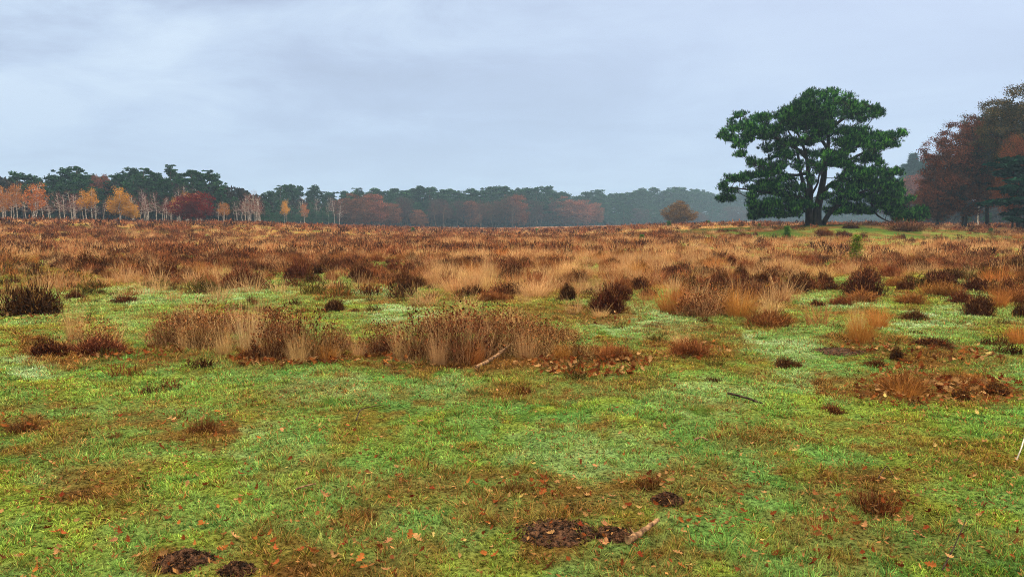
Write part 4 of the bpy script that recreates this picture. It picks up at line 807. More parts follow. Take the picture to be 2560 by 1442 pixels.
def bush(kind, px_, py_, wpx, hpx, name, cat, group, label=None, desc=None, D=None, rot=None):
    if D: x, y, _ = at_depth(px_, 560, D); z = float(height(x, y))
    else: x, y, z = ground_hit(px_, py_)
    me, W, H = BT[kind]; d = y
    o = link(name, me); sx = wpx / F * d / W; sz = hpx / F * d / H; o.location = (x, y, z - .02); o.scale = (sx, sx * .9, sz)
    o.rotation_euler = (0, 0, random.uniform(0, 6.28) if rot is None else rot); tag(o, label, cat, group)
    if desc: later(o, desc, (px_, py_))
    USED.append((x, y, sx * W * .5)); return o
HB, HT = 'heather bush', 'grass tussock'
GH, GT, GX = 'heather clumps on the heath', 'dry grass tussocks on the heath', 'tall brown heather thickets'
NEAR = [('black0', 82, 792, 175, 92, 'big dark heather bush beside the frosty lawn', 0), ('dark1', 190, 748, 80, 26, 'low dark heather patch just behind the big dark bush', 0), ('dark2', 318, 756, 95, 20, 'flat reddish heather strip lying on the frosty lawn', 0), ('black1', 375, 715, 60, 12, 'thin dark strip of heather near the mounded heather', 0),
    ('dark2', 235, 886, 160, 52, 'dark heather at the foot of the pale stalks', 0), ('dark0', 130, 888, 130, 46, 'dark low heather beside the brown clump with pale stalks', 0), ('mixed1', 240, 872, 130, 90, 'brown clump with upright pale stalks near big dark heather', 1), ('pale1', 188, 850, 80, 95, 'loose pale stalks rising from the brown clump', 2),
    ('mixed0', 425, 862, 130, 88, 'brown thicket nearest the pale stalked clump', 1), ('mixed2', 515, 868, 140, 125, 'brown thicket beside the fan of pale stalks', 1), ('fan', 622, 872, 120, 132, 'upright fan of pale stalks inside the brown thicket', 2), ('mixed3', 700, 894, 150, 140, 'tall brown thicket overlapping the fan of pale stalks', 1), ('mixed1', 785, 898, 150, 135, 'tall brown thicket past the fan of pale stalks', 1), ('mixed2', 842, 872, 90, 76, 'small brown thicket ending the first big clump', 1), ('mixed0', 570, 830, 150, 76, 'brown thicket behind the fan of pale stalks', 1), ('mixed1', 680, 840, 150, 78, 'dense brown thicket at the back of the first clump', 1), ('dark0', 640, 898, 110, 36, 'dark leafy heather under the fan of pale stalks', 0), ('mixed3', 470, 820, 110, 60, 'russet thicket at the back near pale stalked clump', 1),
    ('mixed3', 955, 884, 130, 92, 'brown thicket opening the second big clump', 1), ('mixed1', 1050, 898, 160, 135, 'tall brown thicket standing behind the green tuft', 1), ('mixed0', 1150, 902, 170, 160, 'tallest brown thicket before the pale fallen branch', 1), ('mixed2', 1255, 882, 160, 128, 'brown thicket directly behind the pale fallen branch', 1), ('mixed3', 1350, 892, 150, 108, 'brown thicket past the tip of the pale fallen branch', 1), ('mixed1', 1440, 896, 130, 74, 'lower brown thicket before the leaf drift', 1), ('rust1', 1530, 900, 130, 52, 'low rusty heather over the leaf drift', 0), ('mixed0', 1110, 830, 150, 70, 'brown thicket at the back of the second clump', 1), ('mixed2', 1210, 830, 150, 75, 'brown thicket behind the tallest one', 1), ('mixed3', 1320, 840, 140, 58, 'short brown thicket at the back of the second clump', 1), ('greentuft', 1128, 905, 40, 40, 'dark green grass tuft under the tall brown thicket', 2), ('mixed1', 1400, 850, 110, 50, 'thin brown thicket behind the lower brown thicket', 1),
    ('pale0', 560, 888, 70, 70, 'short straw tussock in front of the thicket beside the fan', 2), ('pale1', 745, 908, 80, 84, 'bent straw tussock in front of the tall brown thicket', 2), ('orange1', 820, 904, 70, 56, 'tawny tussock at the end of the first clump', 2), ('pale2', 1005, 900, 70, 78, 'straw tussock at the opening of the second clump', 2), ('pale0', 1095, 914, 70, 92, 'tall straw tussock beside the dark green tuft', 2), ('orange2', 1185, 912, 70, 70, 'tawny tussock just before the pale fallen branch', 2), ('pale1', 1318, 900, 80, 84, 'pale straw tussock at the tip of the fallen branch', 2), ('orange0', 1405, 904, 70, 56, 'tawny tussock rising over the leaf drift', 2), ('pale2', 470, 872, 60, 66, 'thin straw tussock in front of the first clump', 2), ('pale0', 895, 890, 50, 44, 'small straw tussock between the two big clumps', 2),
    ('dark0', 1513, 782, 125, 72, 'round dark heather standing on the open lawn', 0), ('pale2', 1500, 795, 70, 30, 'short straw tuft at the foot of the round heather', 2), ('orange0', 1680, 782, 130, 90, 'tawny tussock at the edge of the straw field', 2), ('mixed0', 1750, 788, 130, 84, 'tawny thicket at the lawn edge of the straw field', 1), ('orange2', 1850, 792, 120, 84, 'slanting tawny tussock near the low russet dome', 2), ('mixed2', 1800, 780, 120, 76, 'brown thicket between two tawny tussocks', 1), ('rust0', 1938, 815, 150, 48, 'low russet dome of dense grass near the tawny tussocks', 0), ('pale0', 1920, 800, 60, 60, 'thin straw blades behind the low russet dome', 2),
    ('orange1', 2152, 858, 110, 100, 'bright orange tussock with pale tall stalks', 2), ('pale0', 2142, 830, 60, 75, 'pale whitish stalks over the orange tussock', 2), ('orange2', 2195, 818, 80, 62, 'smaller orange-brown tussock behind the bright orange one', 2), ('black2', 2166, 742, 130, 66, 'black heather mound on the frosty turf', 0), ('rust2', 2100, 762, 86, 28, 'reddish low heather in front of the black mound', 0), ('dark1', 2040, 765, 50, 20, 'small dark heather beside the reddish low one', 0), ('dark2', 2290, 800, 90, 30, 'brown scrubby heather past the orange tussocks', 0), ('black0', 2448, 790, 112, 58, 'dark heather leaning against orange grass', 0), ('orange0', 2494, 768, 80, 60, 'orange grass tussock leaning on dark heather', 2), ('black1', 2552, 792, 60, 40, 'dark heather cut by the picture edge', 0),
    ('black2', 1967, 918, 86, 32, 'small blackish heather on pale green turf', 0), ('dark1', 2195, 918, 84, 26, 'low heather between burnt patch and leafy heap', 0), ('black1', 2240, 900, 50, 40, 'small black heather in front of orange tussock', 0), ('black0', 2330, 865, 120, 24, 'flat dark heather at the back of the leaf drift', 0), ('rust2', 2250, 985, 170, 66, 'leafy russet heap of dead grass and heather', 0), ('dark2', 2400, 1000, 70, 34, 'dark heather inside the leaf drift', 0), ('orange1', 2265, 1000, 90, 60, 'dry grass tuft in the middle of the leafy russet heap', 2), ('dark0', 2490, 985, 90, 34, 'dark heather past the leaf drift', 0), ('rust0', 2450, 960, 130, 28, 'russet low heather at the back of the leaf drift', 0), ('dark1', 2085, 1033, 80, 28, 'small dark heather with leaves on green turf', 0), ('black2', 1895, 765, 40, 16, 'tiny dark heather near the tawny tussock', 0),
    ('black1', 838, 776, 76, 34, 'small dark heather between the two big clumps', 0), ('deadtuft', 505, 1078, 120, 44, 'dark dead tuft on the green turf', 0), ('deadtuft', 60, 1078, 130, 34, 'flat brown dead tuft beside the mossy turf', 0), ('deadtuft', 290, 1095, 56, 20, 'little dark tuft between two dead tufts', 0), ('deadtuft', 920, 1300, 100, 30, 'brown dead tuft among short grass and leaves', 0), ('deadtuft', 1290, 1230, 110, 34, 'brown dead tuft with curled leaves', 0), ('deadtuft', 1620, 1215, 130, 36, 'brown dead tuft beside a small soil patch', 0), ('deadtuft', 2180, 1275, 190, 54, 'wide dead tuft scattered with leaves', 0), ('deadtuft', 2190, 1208, 70, 22, 'small dead tuft with thin dark twigs', 0), ('rust1', 1720, 885, 150, 44, 'thin russet grass patch on the green turf', 0), ('pale1', 1700, 860, 70, 36, 'thin straw tuft above the russet grass patch', 2), ('orange2', 2545, 860, 70, 66, 'brown tussock cut by the picture edge', 2), ('deadtuft', 60, 1190, 40, 20, 'tiny grey tuft near the mossy turf', 0), ('deadtuft', 1310, 985, 110, 26, 'brown grass streak in front of the fallen branch', 0),
    ('greentuft', 830, 1010, 90, 30, 'bright green grass tuft in the middle turf', 2), ('greentuft', 545, 1010, 90, 20, 'dark green grass tuft near the leaf strewn turf', 2), ('greentuft', 1760, 1035, 110, 30, 'fresh green grass tuft by the dark twig', 2),
    ('dark1', 222, 675, 140, 46, 'low heather mound behind the small frosty clearing', 0), ('rust0', 28, 668, 150, 42, 'wide reddish heather cut by the picture edge', 0), ('dark0', 412, 702, 120, 50, 'dark heather at the edge of the frosty lawn', 0), ('dark2', 612, 716, 140, 54, 'wide dark heather mound before the straw field', 0), ('dark1', 745, 698, 90, 52, 'tall dark heather next to the wide mound', 0), ('black0', 908, 706, 88, 42, 'blackish heather beside the pale clearing', 0), ('dark2', 530, 668, 80, 34, 'dark heather behind the wide mound', 0), ('black1', 342, 628, 56, 18, 'small black heather far on the heath', 0), ('black2', 1400, 715, 50, 24, 'small black heather inside the straw field', 0), ('black0', 1622, 742, 60, 26, 'small black heather under the tawny grass', 0), ('black1', 1560, 735, 60, 20, 'flat black heather under the tawny grass', 0), ('rust2', 1230, 752, 120, 30, 'brown heather fringe behind the second clump', 0),
    ('bramble', 2270, 580, 130, 34, 'brushy bramble heap under the low pine branches', 0), ('rust1', 2060, 590, 70, 22, 'reddish heather on the front of the mound', 0), ('dark0', 2110, 592, 50, 16, 'small heather beside the reddish one on the mound', 0), ('dark1', 2130, 572, 60, 14, 'low heather at the trunk of the broad pine', 0), ('dark2', 1860, 593, 60, 12, 'flat heather at the end of the mound', 0)]
for kd, a, b, w, h, lab, t in NEAR:
    bush(kd, a, b, w, h, ('heather_bush', 'heather_thicket', 'grass_tussock')[t], (HB, 'heather thicket', HT)[t], (GH, GX, GT)[t], lab)
# countable heather clumps of the middle distance
def scatter_individuals():
    r = np.random.default_rng(9); n = 0; tries = 0; placed = []
    while n < 290 and tries < 14000:
        tries += 1; px_ = r.uniform(-10, 2570); py_ = 585 + (760 - 585) * r.uniform(0, 1) ** .8
        ey = np.interp(px_, EDGEX, EDGEY); lim = ey + (70 if px_ > 1990 else 0)
        if py_ > lim: continue
        x, y, z = ground_hit(px_, py_)
        if y > 75 or y < 12: continue
        if abs(px_ - 2140) < 60 and 640 < py_ < 700: continue
        w = r.uniform(.5, 1.25)
        if any((x - a) ** 2 + (y - b) ** 2 < (c + w * .5) ** 2 * .8 for a, b, c in USED): continue
        dense = fbm(np.array([x / 5]), np.array([y / 5]), 201)[0]
        kd = ('rust', 'dark', 'black', 'dark', 'rust')[int(r.integers(5))]
        if dense > .5 and r.uniform() < .5: kd = ('pale', 'orange', 'pale')[int(r.integers(3))]
        hgt = r.uniform(.26, .48) * (1.25 if kd in ('pale', 'orange') else 1)
        desc = {'rust': 'russet heather clump', 'dark': 'dark heather clump', 'black': 'blackish heather clump', 'pale': 'pale straw tussock', 'orange': 'tawny grass tussock'}[kd]
        ht = kd in ('pale', 'orange')
        bush(f'{kd}{int(r.integers(3))}', px_, py_, w * F / y, hgt * F / y, 'grass_tussock' if ht else 'heather_bush', HT if ht else HB, GT if ht else GH, None, desc); n += 1
scatter_individuals()
spot_labels()
# uncountable rest: far heather and dry grass
def sow(name, label, cat, mat, bands, accept, seed):
    r = np.random.default_rng(seed); mb = MB()
    for (d0, d1, count, tmpl, s0, s1) in bands:
        Y = np.sqrt(r.uniform(d0 * d0, d1 * d1, count)); X = r.uniform(-1, 1, count) * (.74 * Y + 2)
        ok = accept(X, Y, r); X, Y = X[ok], Y[ok]
        D2 = np.array([(a, b, c) for a, b, c in USED if d0 - 2 < b < d1 + 2])
        if len(D2):
            keep = np.ones(len(X), bool)
            for a, b, c in D2: keep &= (X - a) ** 2 + (Y - b) ** 2 > (c * .8) ** 2
            X, Y = X[keep], Y[keep]
        Z = height(X, Y); which = r.integers(0, len(tmpl), len(X))
        for ti, t in enumerate(tmpl):
            V, f, C = t; sel = np.nonzero(which == ti)[0]; m = len(sel)
            if not m: continue
            a = r.uniform(0, 6.28, m); s = r.uniform(s0, s1, m); sz = s * r.uniform(.75, 1.2, m); co, si = np.cos(a) * s, np.sin(a) * s
            W = np.empty((m, len(V), 3)); W[..., 0] = V[None, :, 0] * co[:, None] - V[None, :, 1] * si[:, None] + X[sel][:, None]
            W[..., 1] = V[None, :, 0] * si[:, None] + V[None, :, 1] * co[:, None] + Y[sel][:, None]; W[..., 2] = V[None, :, 2] * sz[:, None] + Z[sel][:, None] - .01
            CC = C[None] * r.uniform(.7, 1.3, m)[:, None, None]
            mb.add(W, (f[None] + (np.arange(m) * len(V))[:, None, None]).reshape(-1, 4), CC.reshape(-1, 3))
    o = link(name, mb.mesh(name, M[mat])); tag(o, label, cat, kind='stuff'); print(name, mb.n)
def acc_h(X, Y, r):
    c, br, fr, mo, he, PX, PY = cover(X, Y); den = .5 * fbm(X / 5, Y / 5, 201) + .5 * fbm(X / 1.6, Y / 1.6, 211, 3); d2 = fbm(X / 16, Y / 9, 101); he = he * (1 - .8 * sstep(.57, .66, fbm(X / 2.6, Y / 2.6, 221)))
    leftb = np.clip((1150 - PX) / 900, -.4, 1) * .3
    return r.uniform(0, 1, len(X)) < he * np.clip(.55 + (.5 - den) * 5.5 + (.5 - d2) * 1.5 + leftb, .06, 1)
def acc_g(X, Y, r):
    c, br, fr, mo, he, PX, PY = cover(X, Y); den = .5 * fbm(X / 5, Y / 5, 201) + .5 * fbm(X / 1.6, Y / 1.6, 211, 3); d2 = fbm(X / 16, Y / 9, 101); he = he * (1 - .75 * sstep(.59, .68, fbm(X / 2.6, Y / 2.6, 221)))
    leftb = np.clip((1150 - PX) / 900, -.3, 1) * .4 * sstep(22, 45, Y)
    side = np.where((PX > 1990) & (PY > 640), .6, 1)
    he = np.maximum(he, (Y < 30) * .38 * sstep(.48, .6, fbm(X / 1.5, Y / 1.2, 391, 3)) * (1 - fr) * (PY < 860))
    return r.uniform(0, 1, len(X)) < he * side * np.clip(.55 + (den - .5) * 6.5 + (d2 - .5) * 1.4 - leftb, .05, 1)
hc_ = ((112, 64, 42), (178, 114, 74)); hd_ = ((52, 32, 24), (108, 68, 48))
Hn = [heather_arr(400 + i, .9, .36, 260, 26, (hc_, hd_)[i % 2], (.05, .12), (.012, .022)).arrays() for i in range(4)]
Hm = [heather_arr(410 + i, 1.2, .38, 90, 0, (hc_, hd_)[i % 2], (.09, .18), (.03, .055)).arrays() for i in range(4)]
Hf = [heather_arr(420 + i, 2.2, .5, 44, 0, (hc_, hd_)[i % 2], (.18, .34), (.09, .16)).arrays() for i in range(4)]
sow('heather', 'russet and brown heather carpeting the far heath', 'heather', 'heather', [(11, 34, 2800, Hn, .5, 1.2), (34, 85, 10000, Hm, .6, 1.3), (85, 235, 10000, Hf, .6, 1.3)], acc_h, 501)
gs_ = ((178, 134, 88), (228, 190, 138)); gb_ = ((144, 92, 56), (200, 144, 92))
Gn = [tussock_arr(430 + i, .8, .46, 85, (gs_, gb_)[i % 2], .007, .5, 2).arrays() for i in range(4)]
Gm = [tussock_arr(440 + i, 1.0, .46, 40, (gs_, gb_)[i % 2], .02, .5, 1).arrays() for i in range(4)]
Gf = [tussock_arr(450 + i, 2.0, .5, 26, (gs_, gb_)[i % 2], .06, .6, 1).arrays() for i in range(4)]
sow('dry_grass', 'pale straw coloured grass spread through the heather', 'dry grass', 'straw', [(11, 34, 4600, Gn, .6, 1.2), (34, 85, 11000, Gm, .7, 1.25), (85, 215, 10000, Gf, .6, 1.2)], acc_g, 502)
def acc_m(X, Y, r):
    q = 1.0 - np.hypot((X - MCX) / 18.0, (Y - MCY) / 22.0); return (q > 0) & (r.uniform(0, 1, len(X)) < .25 + .75 * sstep(.42, .6, fbm(X / 3, Y / 5, 361)))
Mn = [tussock_arr(480 + i, 1.1, .16, 60, (((42, 62, 26), (84, 106, 46)), ((74, 52, 32), (134, 98, 60)), ((54, 72, 30), (104, 118, 58)))[i], .02, .9, 1).arrays() for i in range(3)]
sow('mound_grass', 'rough green and brown grass covering the mound', 'rough grass', 'straw', [(58, 104, 5200, Mn, .6, 1.5)], acc_m, 505)
# little tufts of brown grass on the open turf
def acc_t(X, Y, r):
    c, br, fr, mo, he, PX, PY = cover(X, Y); return r.uniform(0, 1, len(X)) < (1 - he) * np.clip(br * 1.1 + .16 - fr * .3, .03, 1)
Tn = [tussock_arr(460 + i, .28, .09, 34, (((86, 56, 32), (164, 116, 66)), ((58, 84, 34), (122, 132, 60)), ((60, 38, 24), (124, 84, 50)), ((44, 72, 32), (96, 124, 60)))[i], .0035, .7, 2).arrays() for i in range(4)]
def acc_s(X, Y, r):
    c, br, fr, mo, he, PX, PY = cover(X, Y); k = sstep(.46, .62, fbm(X / 1.8, Y / 1.8, 301)); side = np.where(PX > 1980, 1.0, .6) * np.where(PY > 1000, .15, 1)
    return r.uniform(0, 1, len(X)) < (1 - he) * k * side * (1 - fr * .6)
Sn = [heather_arr(470 + i, .45, .14, 150, 20, (DARKH, RUSTH, BLACKH, OLV)[i], (.03, .08), (.008, .016)).arrays() for i in range(4)]
sow('low_scrub', 'low scraps of heather and moss scattered on the turf', 'low scrub', 'heather', [(7, 16, 700, Sn, .4, 1.0), (16, 40, 7000, Sn, .8, 2.4)], acc_s, 504)
sow('turf_tufts', 'small brown and olive grass tufts rising from the turf', 'grass tufts', 'straw', [(2.6, 9, 3000, Tn, .35, .9), (9, 30, 11000, Tn, .8, 2.2)], acc_t, 503)

# ------------------------------------------------------------------ saplings
for nm, a, b, h, D, lab in (('sap_bright', 2140, 655, 72, None, 'bright yellow-green spruce sapling in the straw grass'), ('sap_dark', 1967, 602, 38, None, 'dark green spruce sapling before the mound'), ('sap_dark', 1605, 592, 18, 62, 'small green sapling on the far heath'), ('sap_dark', 1344, 568, 14, 130, 'tiny green sapling before the pinkish oak'), ('sap_dark', 1672, 568, 16, 120, 'tiny green sapling just before the lone round tree'), ('sap_dark', 1770, 568, 14, 120, 'tiny green sapling past the lone round tree'), ('sap_dark', 1898, 568, 12, 100, 'tiny green sapling where the mound begins'), ('sap_dark', 1032, 572, 12, 130, 'tiny green sapling before the small brown oak'), ('sap_dark', 2478, 585, 16, 80, 'small green sapling below the dark oaks')):
    if D: x, y, _ = at_depth(a, 560, D)
    else: x, y, _ = ground_hit(a, b)
    o = plant(nm, x, y, h / F * y, 'spruce sapling', 'small saplings on the heath', lab, wide=.95 if h > 20 else 1.5)

# ------------------------------------------------------------------ sticks, soil, leaves
def stick(pts, r0, r1, mat, label, name='fallen_branch', cat='fallen branch', twigs=()):
    P = []
    for q in pts:
        x, y, z = ground_hit(q[0], q[1]); P.append((x, y, z + q[2]))
    P = np.array(P); O = P[0].copy(); root = empty(name, tuple(O)); tag(root, label, cat, None)
    mb = MB(); S = spline(P - O, 14); S[1:-1] += rng.normal(0, r0 * .1, (12, 3)); tube(mb, S, np.linspace(r0, r1, 14) * rng.uniform(.95, 1.05, 14), 9, BK, .08)
    link('stem', mb.mesh(name + '_stem', M[mat], True), root)
    for t0, t1 in twigs:
        m = MB(); a = S[int(t0 * 13)]; b = a + np.array(t1); tube(m, spline([a, (a + b) / 2 + rng.normal(0, .01, 3), b], 5), np.linspace(r1 * .7, r1 * .3, 5), 5, BK, .1)
        link('side_twig', m.mesh(name + '_twig', M[mat], True), root)
stick([(1570, 1372, .03), (1600, 1348, .035), (1645, 1322, .04)], .021, .010, 'wood', 'short brown stick with broken end lying in the grass', twigs=((.45, (-.03, .03, .03)), (.95, (.03, .05, -.005))))
stick([(1190, 926, .03), (1240, 905, .07), (1298, 872, .14)], 0.022, .014, 'wood', 'pale fallen branch leaning into the brown heather thicket', twigs=((.6, (.05, .08, .06)),))
stick([(1820, 990, .02), (1860, 1000, .025), (1905, 1014, .02)], .012, .008, 'darkwood', 'dark straight twig lying on the fresh green turf')
stick([(2540, 1158, .02), (2550, 1138, .03), (2562, 1112, .06)], .005, .004, 'birchbark', 'white peeled twig at the picture edge')
stick([(890, 1062, .03), (905, 1048, .07), (955, 1042, .09)], .006, .003, 'darkwood', 'thin arched black twig in the green middle turf')
stick([(1735, 1108, .015), (1752, 1105, .02), (1770, 1106, .015)], .009, .006, 'wood', 'small tan twig lying flat on the mossy turf')
stick([(740, 1238, .03), (765, 1230, .035), (790, 1222, .03)], .006, .004, 'wood', 'thin straw coloured twig in the grass')
stick([(2355, 1440, .02), (2385, 1405, .07), (2410, 1375, .15)], .004, .002, 'darkwood', 'thin dark forked twig rising from the leaves', twigs=((.5, (-.09, .01, .04)), (.7, (.05, .02, .07))))
stick([(2195, 1205, .02), (2215, 1196, .07), (2232, 1206, .03)], .004, .002, 'darkwood', 'thin dark arched twig over the small dead tuft')
def soil(px_, py_, wpx, hm, label, seed, name='soil_patch', cat='soil patch'):
    x, y, z = ground_hit(px_, py_); W = wpx / F * y; r = np.random.default_rng(seed); n = 64
    u = np.linspace(-1, 1, n); U, V_ = np.meshgrid(u, u, indexing='ij'); q = np.hypot(U, V_) + (fbm(U * 2.2 + seed, V_ * 2.2, seed, 3) - .5) * .55
    hgt = hm * (1 - sstep(.3, 1.0, q)) + (fbm(U * 7, V_ * 7, seed + 2, 4) - .5) * hm * 1.5 * (1 - sstep(.6, 1.05, q)) - .03 * sstep(.85, 1.15, q)
    Vv = np.stack([U * W / 2, V_ * W * .42, hgt + .004], -1); i = np.arange(n * n).reshape(n, n)
    Xw, Yw = U * W / 2 + x, V_ * W * .42 + y; Vv[..., 2] += height(Xw, Yw) - z
    f = np.stack([i[:-1, :-1], i[1:, :-1], i[1:, 1:], i[:-1, 1:]], -1); mb = MB(); mb.add(Vv, f, BK)
    m = 700; a = r.uniform(0, 6.28, m); rr = np.sqrt(r.uniform(0, 1, m)) * .95; sx, sy = rr * np.cos(a) * W / 2, rr * np.sin(a) * W * .42
    s = np.exp(r.normal(-5.8, .6, m)).clip(.0012, .006) * (W / .7) ** .5; zc = height(x + sx, y + sy) - z + hm * (1 - sstep(.3, 1, rr)) + s * .3
    box = np.array([[-1, -1, -1], [1, -1, -1], [1, 1, -1], [-1, 1, -1], [-1, -1, 1], [1, -1, 1], [1, 1, 1], [-1, 1, 1]], float) * .8
    bv = np.stack([sx, sy, zc], 1)[:, None] + (box[None] + r.uniform(-.35, .35, (m, 8, 3))) * s[:, None, None]
    bf = np.array([[0, 3, 2, 1], [4, 5, 6, 7], [0, 1, 5, 4], [1, 2, 6, 5], [2, 3, 7, 6], [3, 0, 4, 7]])
    mb.add(bv, (bf[None] + (np.arange(m) * 8)[:, None, None]), BK)
    m = 1500; a = r.uniform(0, 6.28, m); rr = np.sqrt(r.uniform(0, 1, m)) * 1.08; sx, sy = rr * np.cos(a) * W / 2, rr * np.sin(a) * W * .42
    mb.add(*cards(np.stack([sx, sy, height(x + sx, y + sy) - z + hm * (1 - sstep(.3, 1, rr)) + r.uniform(0, .012, m)], 1), r.uniform(.006, .028, m), BK, r, .35, .2))
    o = link(name, mb.mesh(name, M['soil'], False)); o.location = (x, y, z); tag(o, label, cat, 'soil thrown up in the turf')
soil(1390, 1335, 200, .014, 'large dark patch of churned soil beside the brown stick', 601); soil(462, 1408, 145, .035, 'dark brown mole hill in the short grass', 602, 'mole_hill', 'mole hill'); soil(1530, 1345, 110, .02, 'small soil patch between churned soil and brown stick', 603)
soil(592, 1432, 90, .03, 'small flat soil heap next to the mole hill', 604); soil(2095, 880, 130, .02, 'flat blackish patch of dead twigs on pale turf', 605); soil(1668, 1255, 80, .035, 'small soil crumb heap near a brown dead tuft', 606)

def leaf_arr(seed):
    """lobed oak leaf, about ten centimetres, curled, with stalk"""
    r = np.random.default_rng(seed); n = 15; t = np.linspace(0, 1, n)
    lob = np.array([.10, .22, .50, .30, .62, .85, .45, .55, .98, .90, .48, .60, .70, .42, .06]) * r.uniform(.85, 1.15, n)
    L_, Wd = .1, .033; curl = r.uniform(.8, 3.2); cup = r.uniform(.4, 2.2)
    side = []
    for s in (-1, 1):
        lo = lob * r.uniform(.85, 1.15, n); x_ = (t - .5) * L_ + np.roll(lo, 0) * .008; y_ = s * lo * Wd; side.append((x_, y_))
    def zz(x_, y_): return curl * 3.2 * (x_ ** 2) + cup * 9 * (y_ ** 2) + r.normal(0, .0012, len(x_))
    mid = np.stack([(t - .5) * L_, np.zeros(n), zz((t - .5) * L_, np.zeros(n))], 1)
    a = np.stack([side[0][0], side[0][1], zz(*side[0])], 1); b = np.stack([side[1][0], side[1][1], zz(*side[1])], 1)
    V = np.stack([a, mid, b], 1).reshape(-1, 3); i = np.arange(n * 3).reshape(n, 3)
    f = np.concatenate([np.stack([i[:-1, 0], i[:-1, 1], i[1:, 1], i[1:, 0]], -1), np.stack([i[:-1, 1], i[:-1, 2], i[1:, 2], i[1:, 1]], -1)])
    V[:, 2] -= V[:, 2].min(); st = len(V)
    V = np.concatenate([V, [[-.05, -.001, mid[0, 2]], [-.05, .001, mid[0, 2]], [-.08, .001, mid[0, 2] + .006], [-.08, -.001, mid[0, 2] + .006]]]); f = np.concatenate([f, [[st, st + 1, st + 2, st + 3]]])
    return V, f
LEAF = [leaf_arr(700 + i) for i in range(7)]
LCOL = {'tan': ((138, 94, 62), (186, 138, 98)), 'orange': ((132, 70, 38), (172, 98, 56)), 'dark red': ((88, 38, 24), (132, 62, 38)), 'brown': ((96, 56, 36), (140, 88, 56)), 'pale yellow': ((190, 156, 92), (216, 188, 124))}
def leaves():
    r = np.random.default_rng(70); meshes = {}
    for cn, (a, b) in LCOL.items():
        for i, (V, f) in enumerate(LEAF):
            c = srgb(*a) + (srgb(*b) - srgb(*a)) * r.uniform(0, 1, (len(V), 1)) * .6 + (srgb(*b) - srgb(*a)) * .2
            me = new_mesh('fallen_leaf', V, f, c); me.materials.append(M['leaf']); meshes[cn, i] = me
    pos = [(505, 1325, 'orange'), (900, 1414, 'orange'), (748, 1385, 'orange'), (692, 1422, 'orange'), (705, 1085, 'tan'), (1345, 1068, 'dark red'), (1052, 1060, 'tan'), (810, 1242, 'tan'), (1062, 1325, 'tan'), (1045, 1355, 'tan'), (1505, 1363, 'tan'), (1380, 1240, 'orange'), (1365, 1212, 'orange'), (1730, 1418, 'pale yellow'), (2298, 1350, 'tan'), (2275, 1305, 'tan'), (1205, 1395, 'orange'), (1240, 1392, 'orange'), (140, 1345, 'orange'), (160, 1340, 'orange'), (2325, 1425, 'orange'), (1240, 1265, 'orange'), (1530, 1250, 'tan'), (1355, 1245, 'orange')]
    cn_ = list(LCOL); pr = [.27, .10, .29, .32, .02]
    while len(pos) < 190:
        py_ = 930 + (1440 - 930) * r.uniform(0, 1) ** .75; px_ = r.uniform(5, 2555); x, y, z = ground_hit(px_, py_)
        c, br, *_q = cover(np.array([x]), np.array([y]))
        if r.uniform() > .22 + .78 * br[0]: continue
        pos.append((px_, py_, cn_[int(r.choice(5, p=pr))]))
    for px_, py_, cn in pos:
        x, y, z = ground_hit(px_, py_); o = link('fallen_leaf', meshes[cn, int(r.integers(7))]); o.location = (x, y, z + r.uniform(.008, .026)); s = r.uniform(.5, .68) if (px_, py_, cn) in pos[:24] else r.uniform(.38, .62); o.scale = (s, s, s)
        o.rotation_euler = (r.normal(.25, .4), r.normal(0, .35), r.uniform(0, 6.28)); tag(o, None, 'fallen leaf', 'fallen oak leaves on the turf'); later(o, cn + ' oak leaf', (px_, py_))
    spot_labels()
    # drifts of leaves, past counting
    P = []
    def drift(cx, cy, rx, ry, n):
        for _ in range(n):
            a = r.uniform(0, 6.28); q = math.sqrt(r.uniform()); P.append(ground_hit(cx + rx * q * math.cos(a), cy + ry * q * math.sin(a)))
    for d in ((700, 905, 140, 18, 130), (400, 885, 60, 14, 30), (1000, 905, 120, 16, 60), (1480, 915, 150, 34, 260), (1340, 920, 60, 20, 40), (250, 895, 110, 18, 60), (2280, 985, 150, 42, 260), (2460, 985, 120, 34, 120), (2380, 890, 150, 26, 110), (2180, 872, 90, 18, 60), (1720, 880, 110, 26, 50), (820, 905, 60, 12, 50), (90, 800, 90, 8, 24), (1530, 800, 90, 16, 40), (1700, 790, 160, 10, 30), (2250, 930, 60, 20, 40), (500, 1060, 80, 25, 20), (60, 1065, 70, 18, 24), (1290, 1230, 120, 30, 20), (1640, 1215, 60, 20, 14), (2200, 1300, 140, 40, 24)): drift(*d)
    NDR = len(P)
    for _ in range(650):
        P.append(ground_hit(r.uniform(0, 2560), 800 + 640 * r.uniform() ** .7))
    # broken bits of leaf and stalk lying in the turf
    n = 42000; Y = r.uniform(2.7, 17, n) ** 1.0; X = r.uniform(-1, 1, n) * (.74 * Y + .5); c, br, *_q = cover(X, Y); k = r.uniform(0, 1, n) < .12 + .7 * br + .9 * sstep(.52, .66, fbm(X / .3, Y / .3, 381, 3)); X, Y = X[k], Y[k]; n = len(X)
    cb = MB(); cb.add(*cards(np.stack([X, Y, height(X, Y) + r.uniform(.008, .04, n)], 1), r.uniform(.008, .036, n), srgb(84, 48, 30) + (srgb(176, 122, 78) - srgb(84, 48, 30)) * r.uniform(0, 1, (n, 1)), r, .4, .4))
    tag(link('leaf_crumbs', cb.mesh('leaf_crumbs', M['leaf'])), 'brown crumbs of broken leaves and stalks in the turf', 'leaf crumbs', kind='stuff')
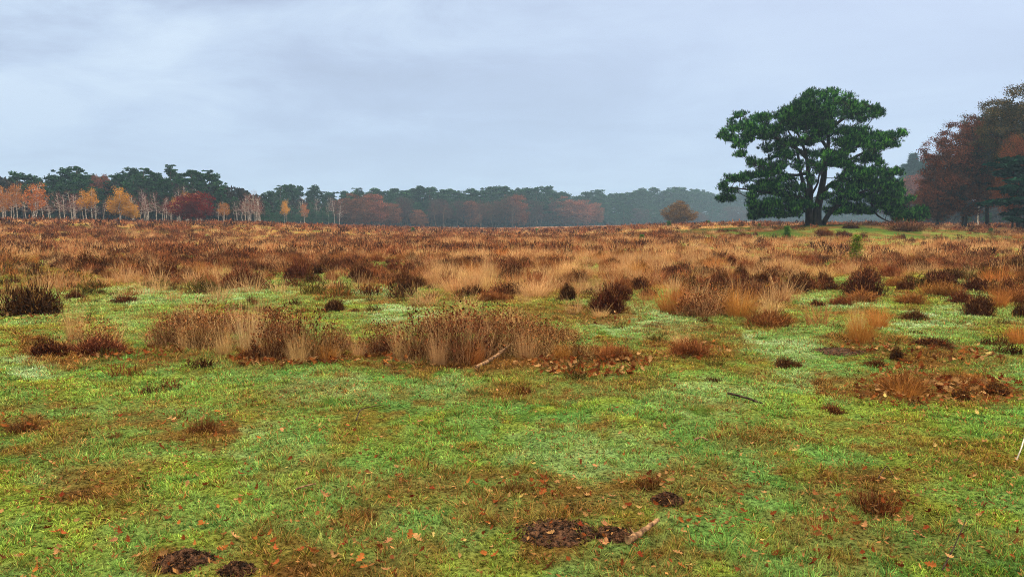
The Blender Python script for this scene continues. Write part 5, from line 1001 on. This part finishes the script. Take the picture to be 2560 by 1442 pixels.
    P = np.array(P); m = len(P); which = r.integers(0, 7, m); mb = MB(); cc = r.choice(5, m, p=[.28, .12, .38, .20, .02])
    for k in range(m):
        V, f = LEAF[which[k]]; a, b, c = r.normal(.2, .5), r.normal(0, .5), r.uniform(0, 6.28); ca, sa, cb, sb, cz, sz = math.cos(a), math.sin(a), math.cos(b), math.sin(b), math.cos(c), math.sin(c)
        R = np.array([[cz, -sz, 0], [sz, cz, 0], [0, 0, 1]]) @ np.array([[cb, 0, sb], [0, 1, 0], [-sb, 0, cb]]) @ np.array([[1, 0, 0], [0, ca, -sa], [0, sa, ca]])
        lo, hi = LCOL[cn_[cc[k]]]; mb.add(V @ R.T * ((r.uniform(.55, .9) if P[k][1] > 7 else r.uniform(.35, .6)) if k < NDR else r.uniform(.22, .42)) + P[k] + [0, 0, r.uniform(.012, .07)], f, (srgb(*lo) + (srgb(*hi) - srgb(*lo)) * r.uniform(0, 1)) * r.uniform(.75, 1.15))
    tag(link('leaf_litter', mb.mesh('leaf_litter', M['leaf'])), 'drifts of fallen oak leaves under the heather and over turf', 'leaf litter', kind='stuff')
leaves()

# ------------------------------------------------------------------ haze
HZ = 0.00048
def haze():
    x0, x1, y0, y1, z0, z1 = -1650, 1650, -1650, 1650, -4.0, 46.0
    V = [(x0, y0, z0), (x1, y0, z0), (x1, y1, z0), (x0, y1, z0), (x0, y0, z1), (x1, y0, z1), (x1, y1, z1), (x0, y1, z1)]
    me = new_mesh('haze', V, [(0, 3, 2, 1), (4, 5, 6, 7), (0, 1, 5, 4), (1, 2, 6, 5), (2, 3, 7, 6), (3, 0, 4, 7)])
    m, t = mat_new('haze'); pv = t.nodes.new('ShaderNodeVolumePrincipled'); pv.inputs['Color'].default_value = (.5, .72, 1, 1); pv.inputs['Density'].default_value = HZ; pv.inputs['Anisotropy'].default_value = .2
    o = t.nodes.new('ShaderNodeOutputMaterial'); t.links.new(pv.outputs[0], o.inputs['Volume']); me.materials.append(m)
    tag(link('haze', me), 'thin blue autumn haze over the heath', kind='stuff')
haze()
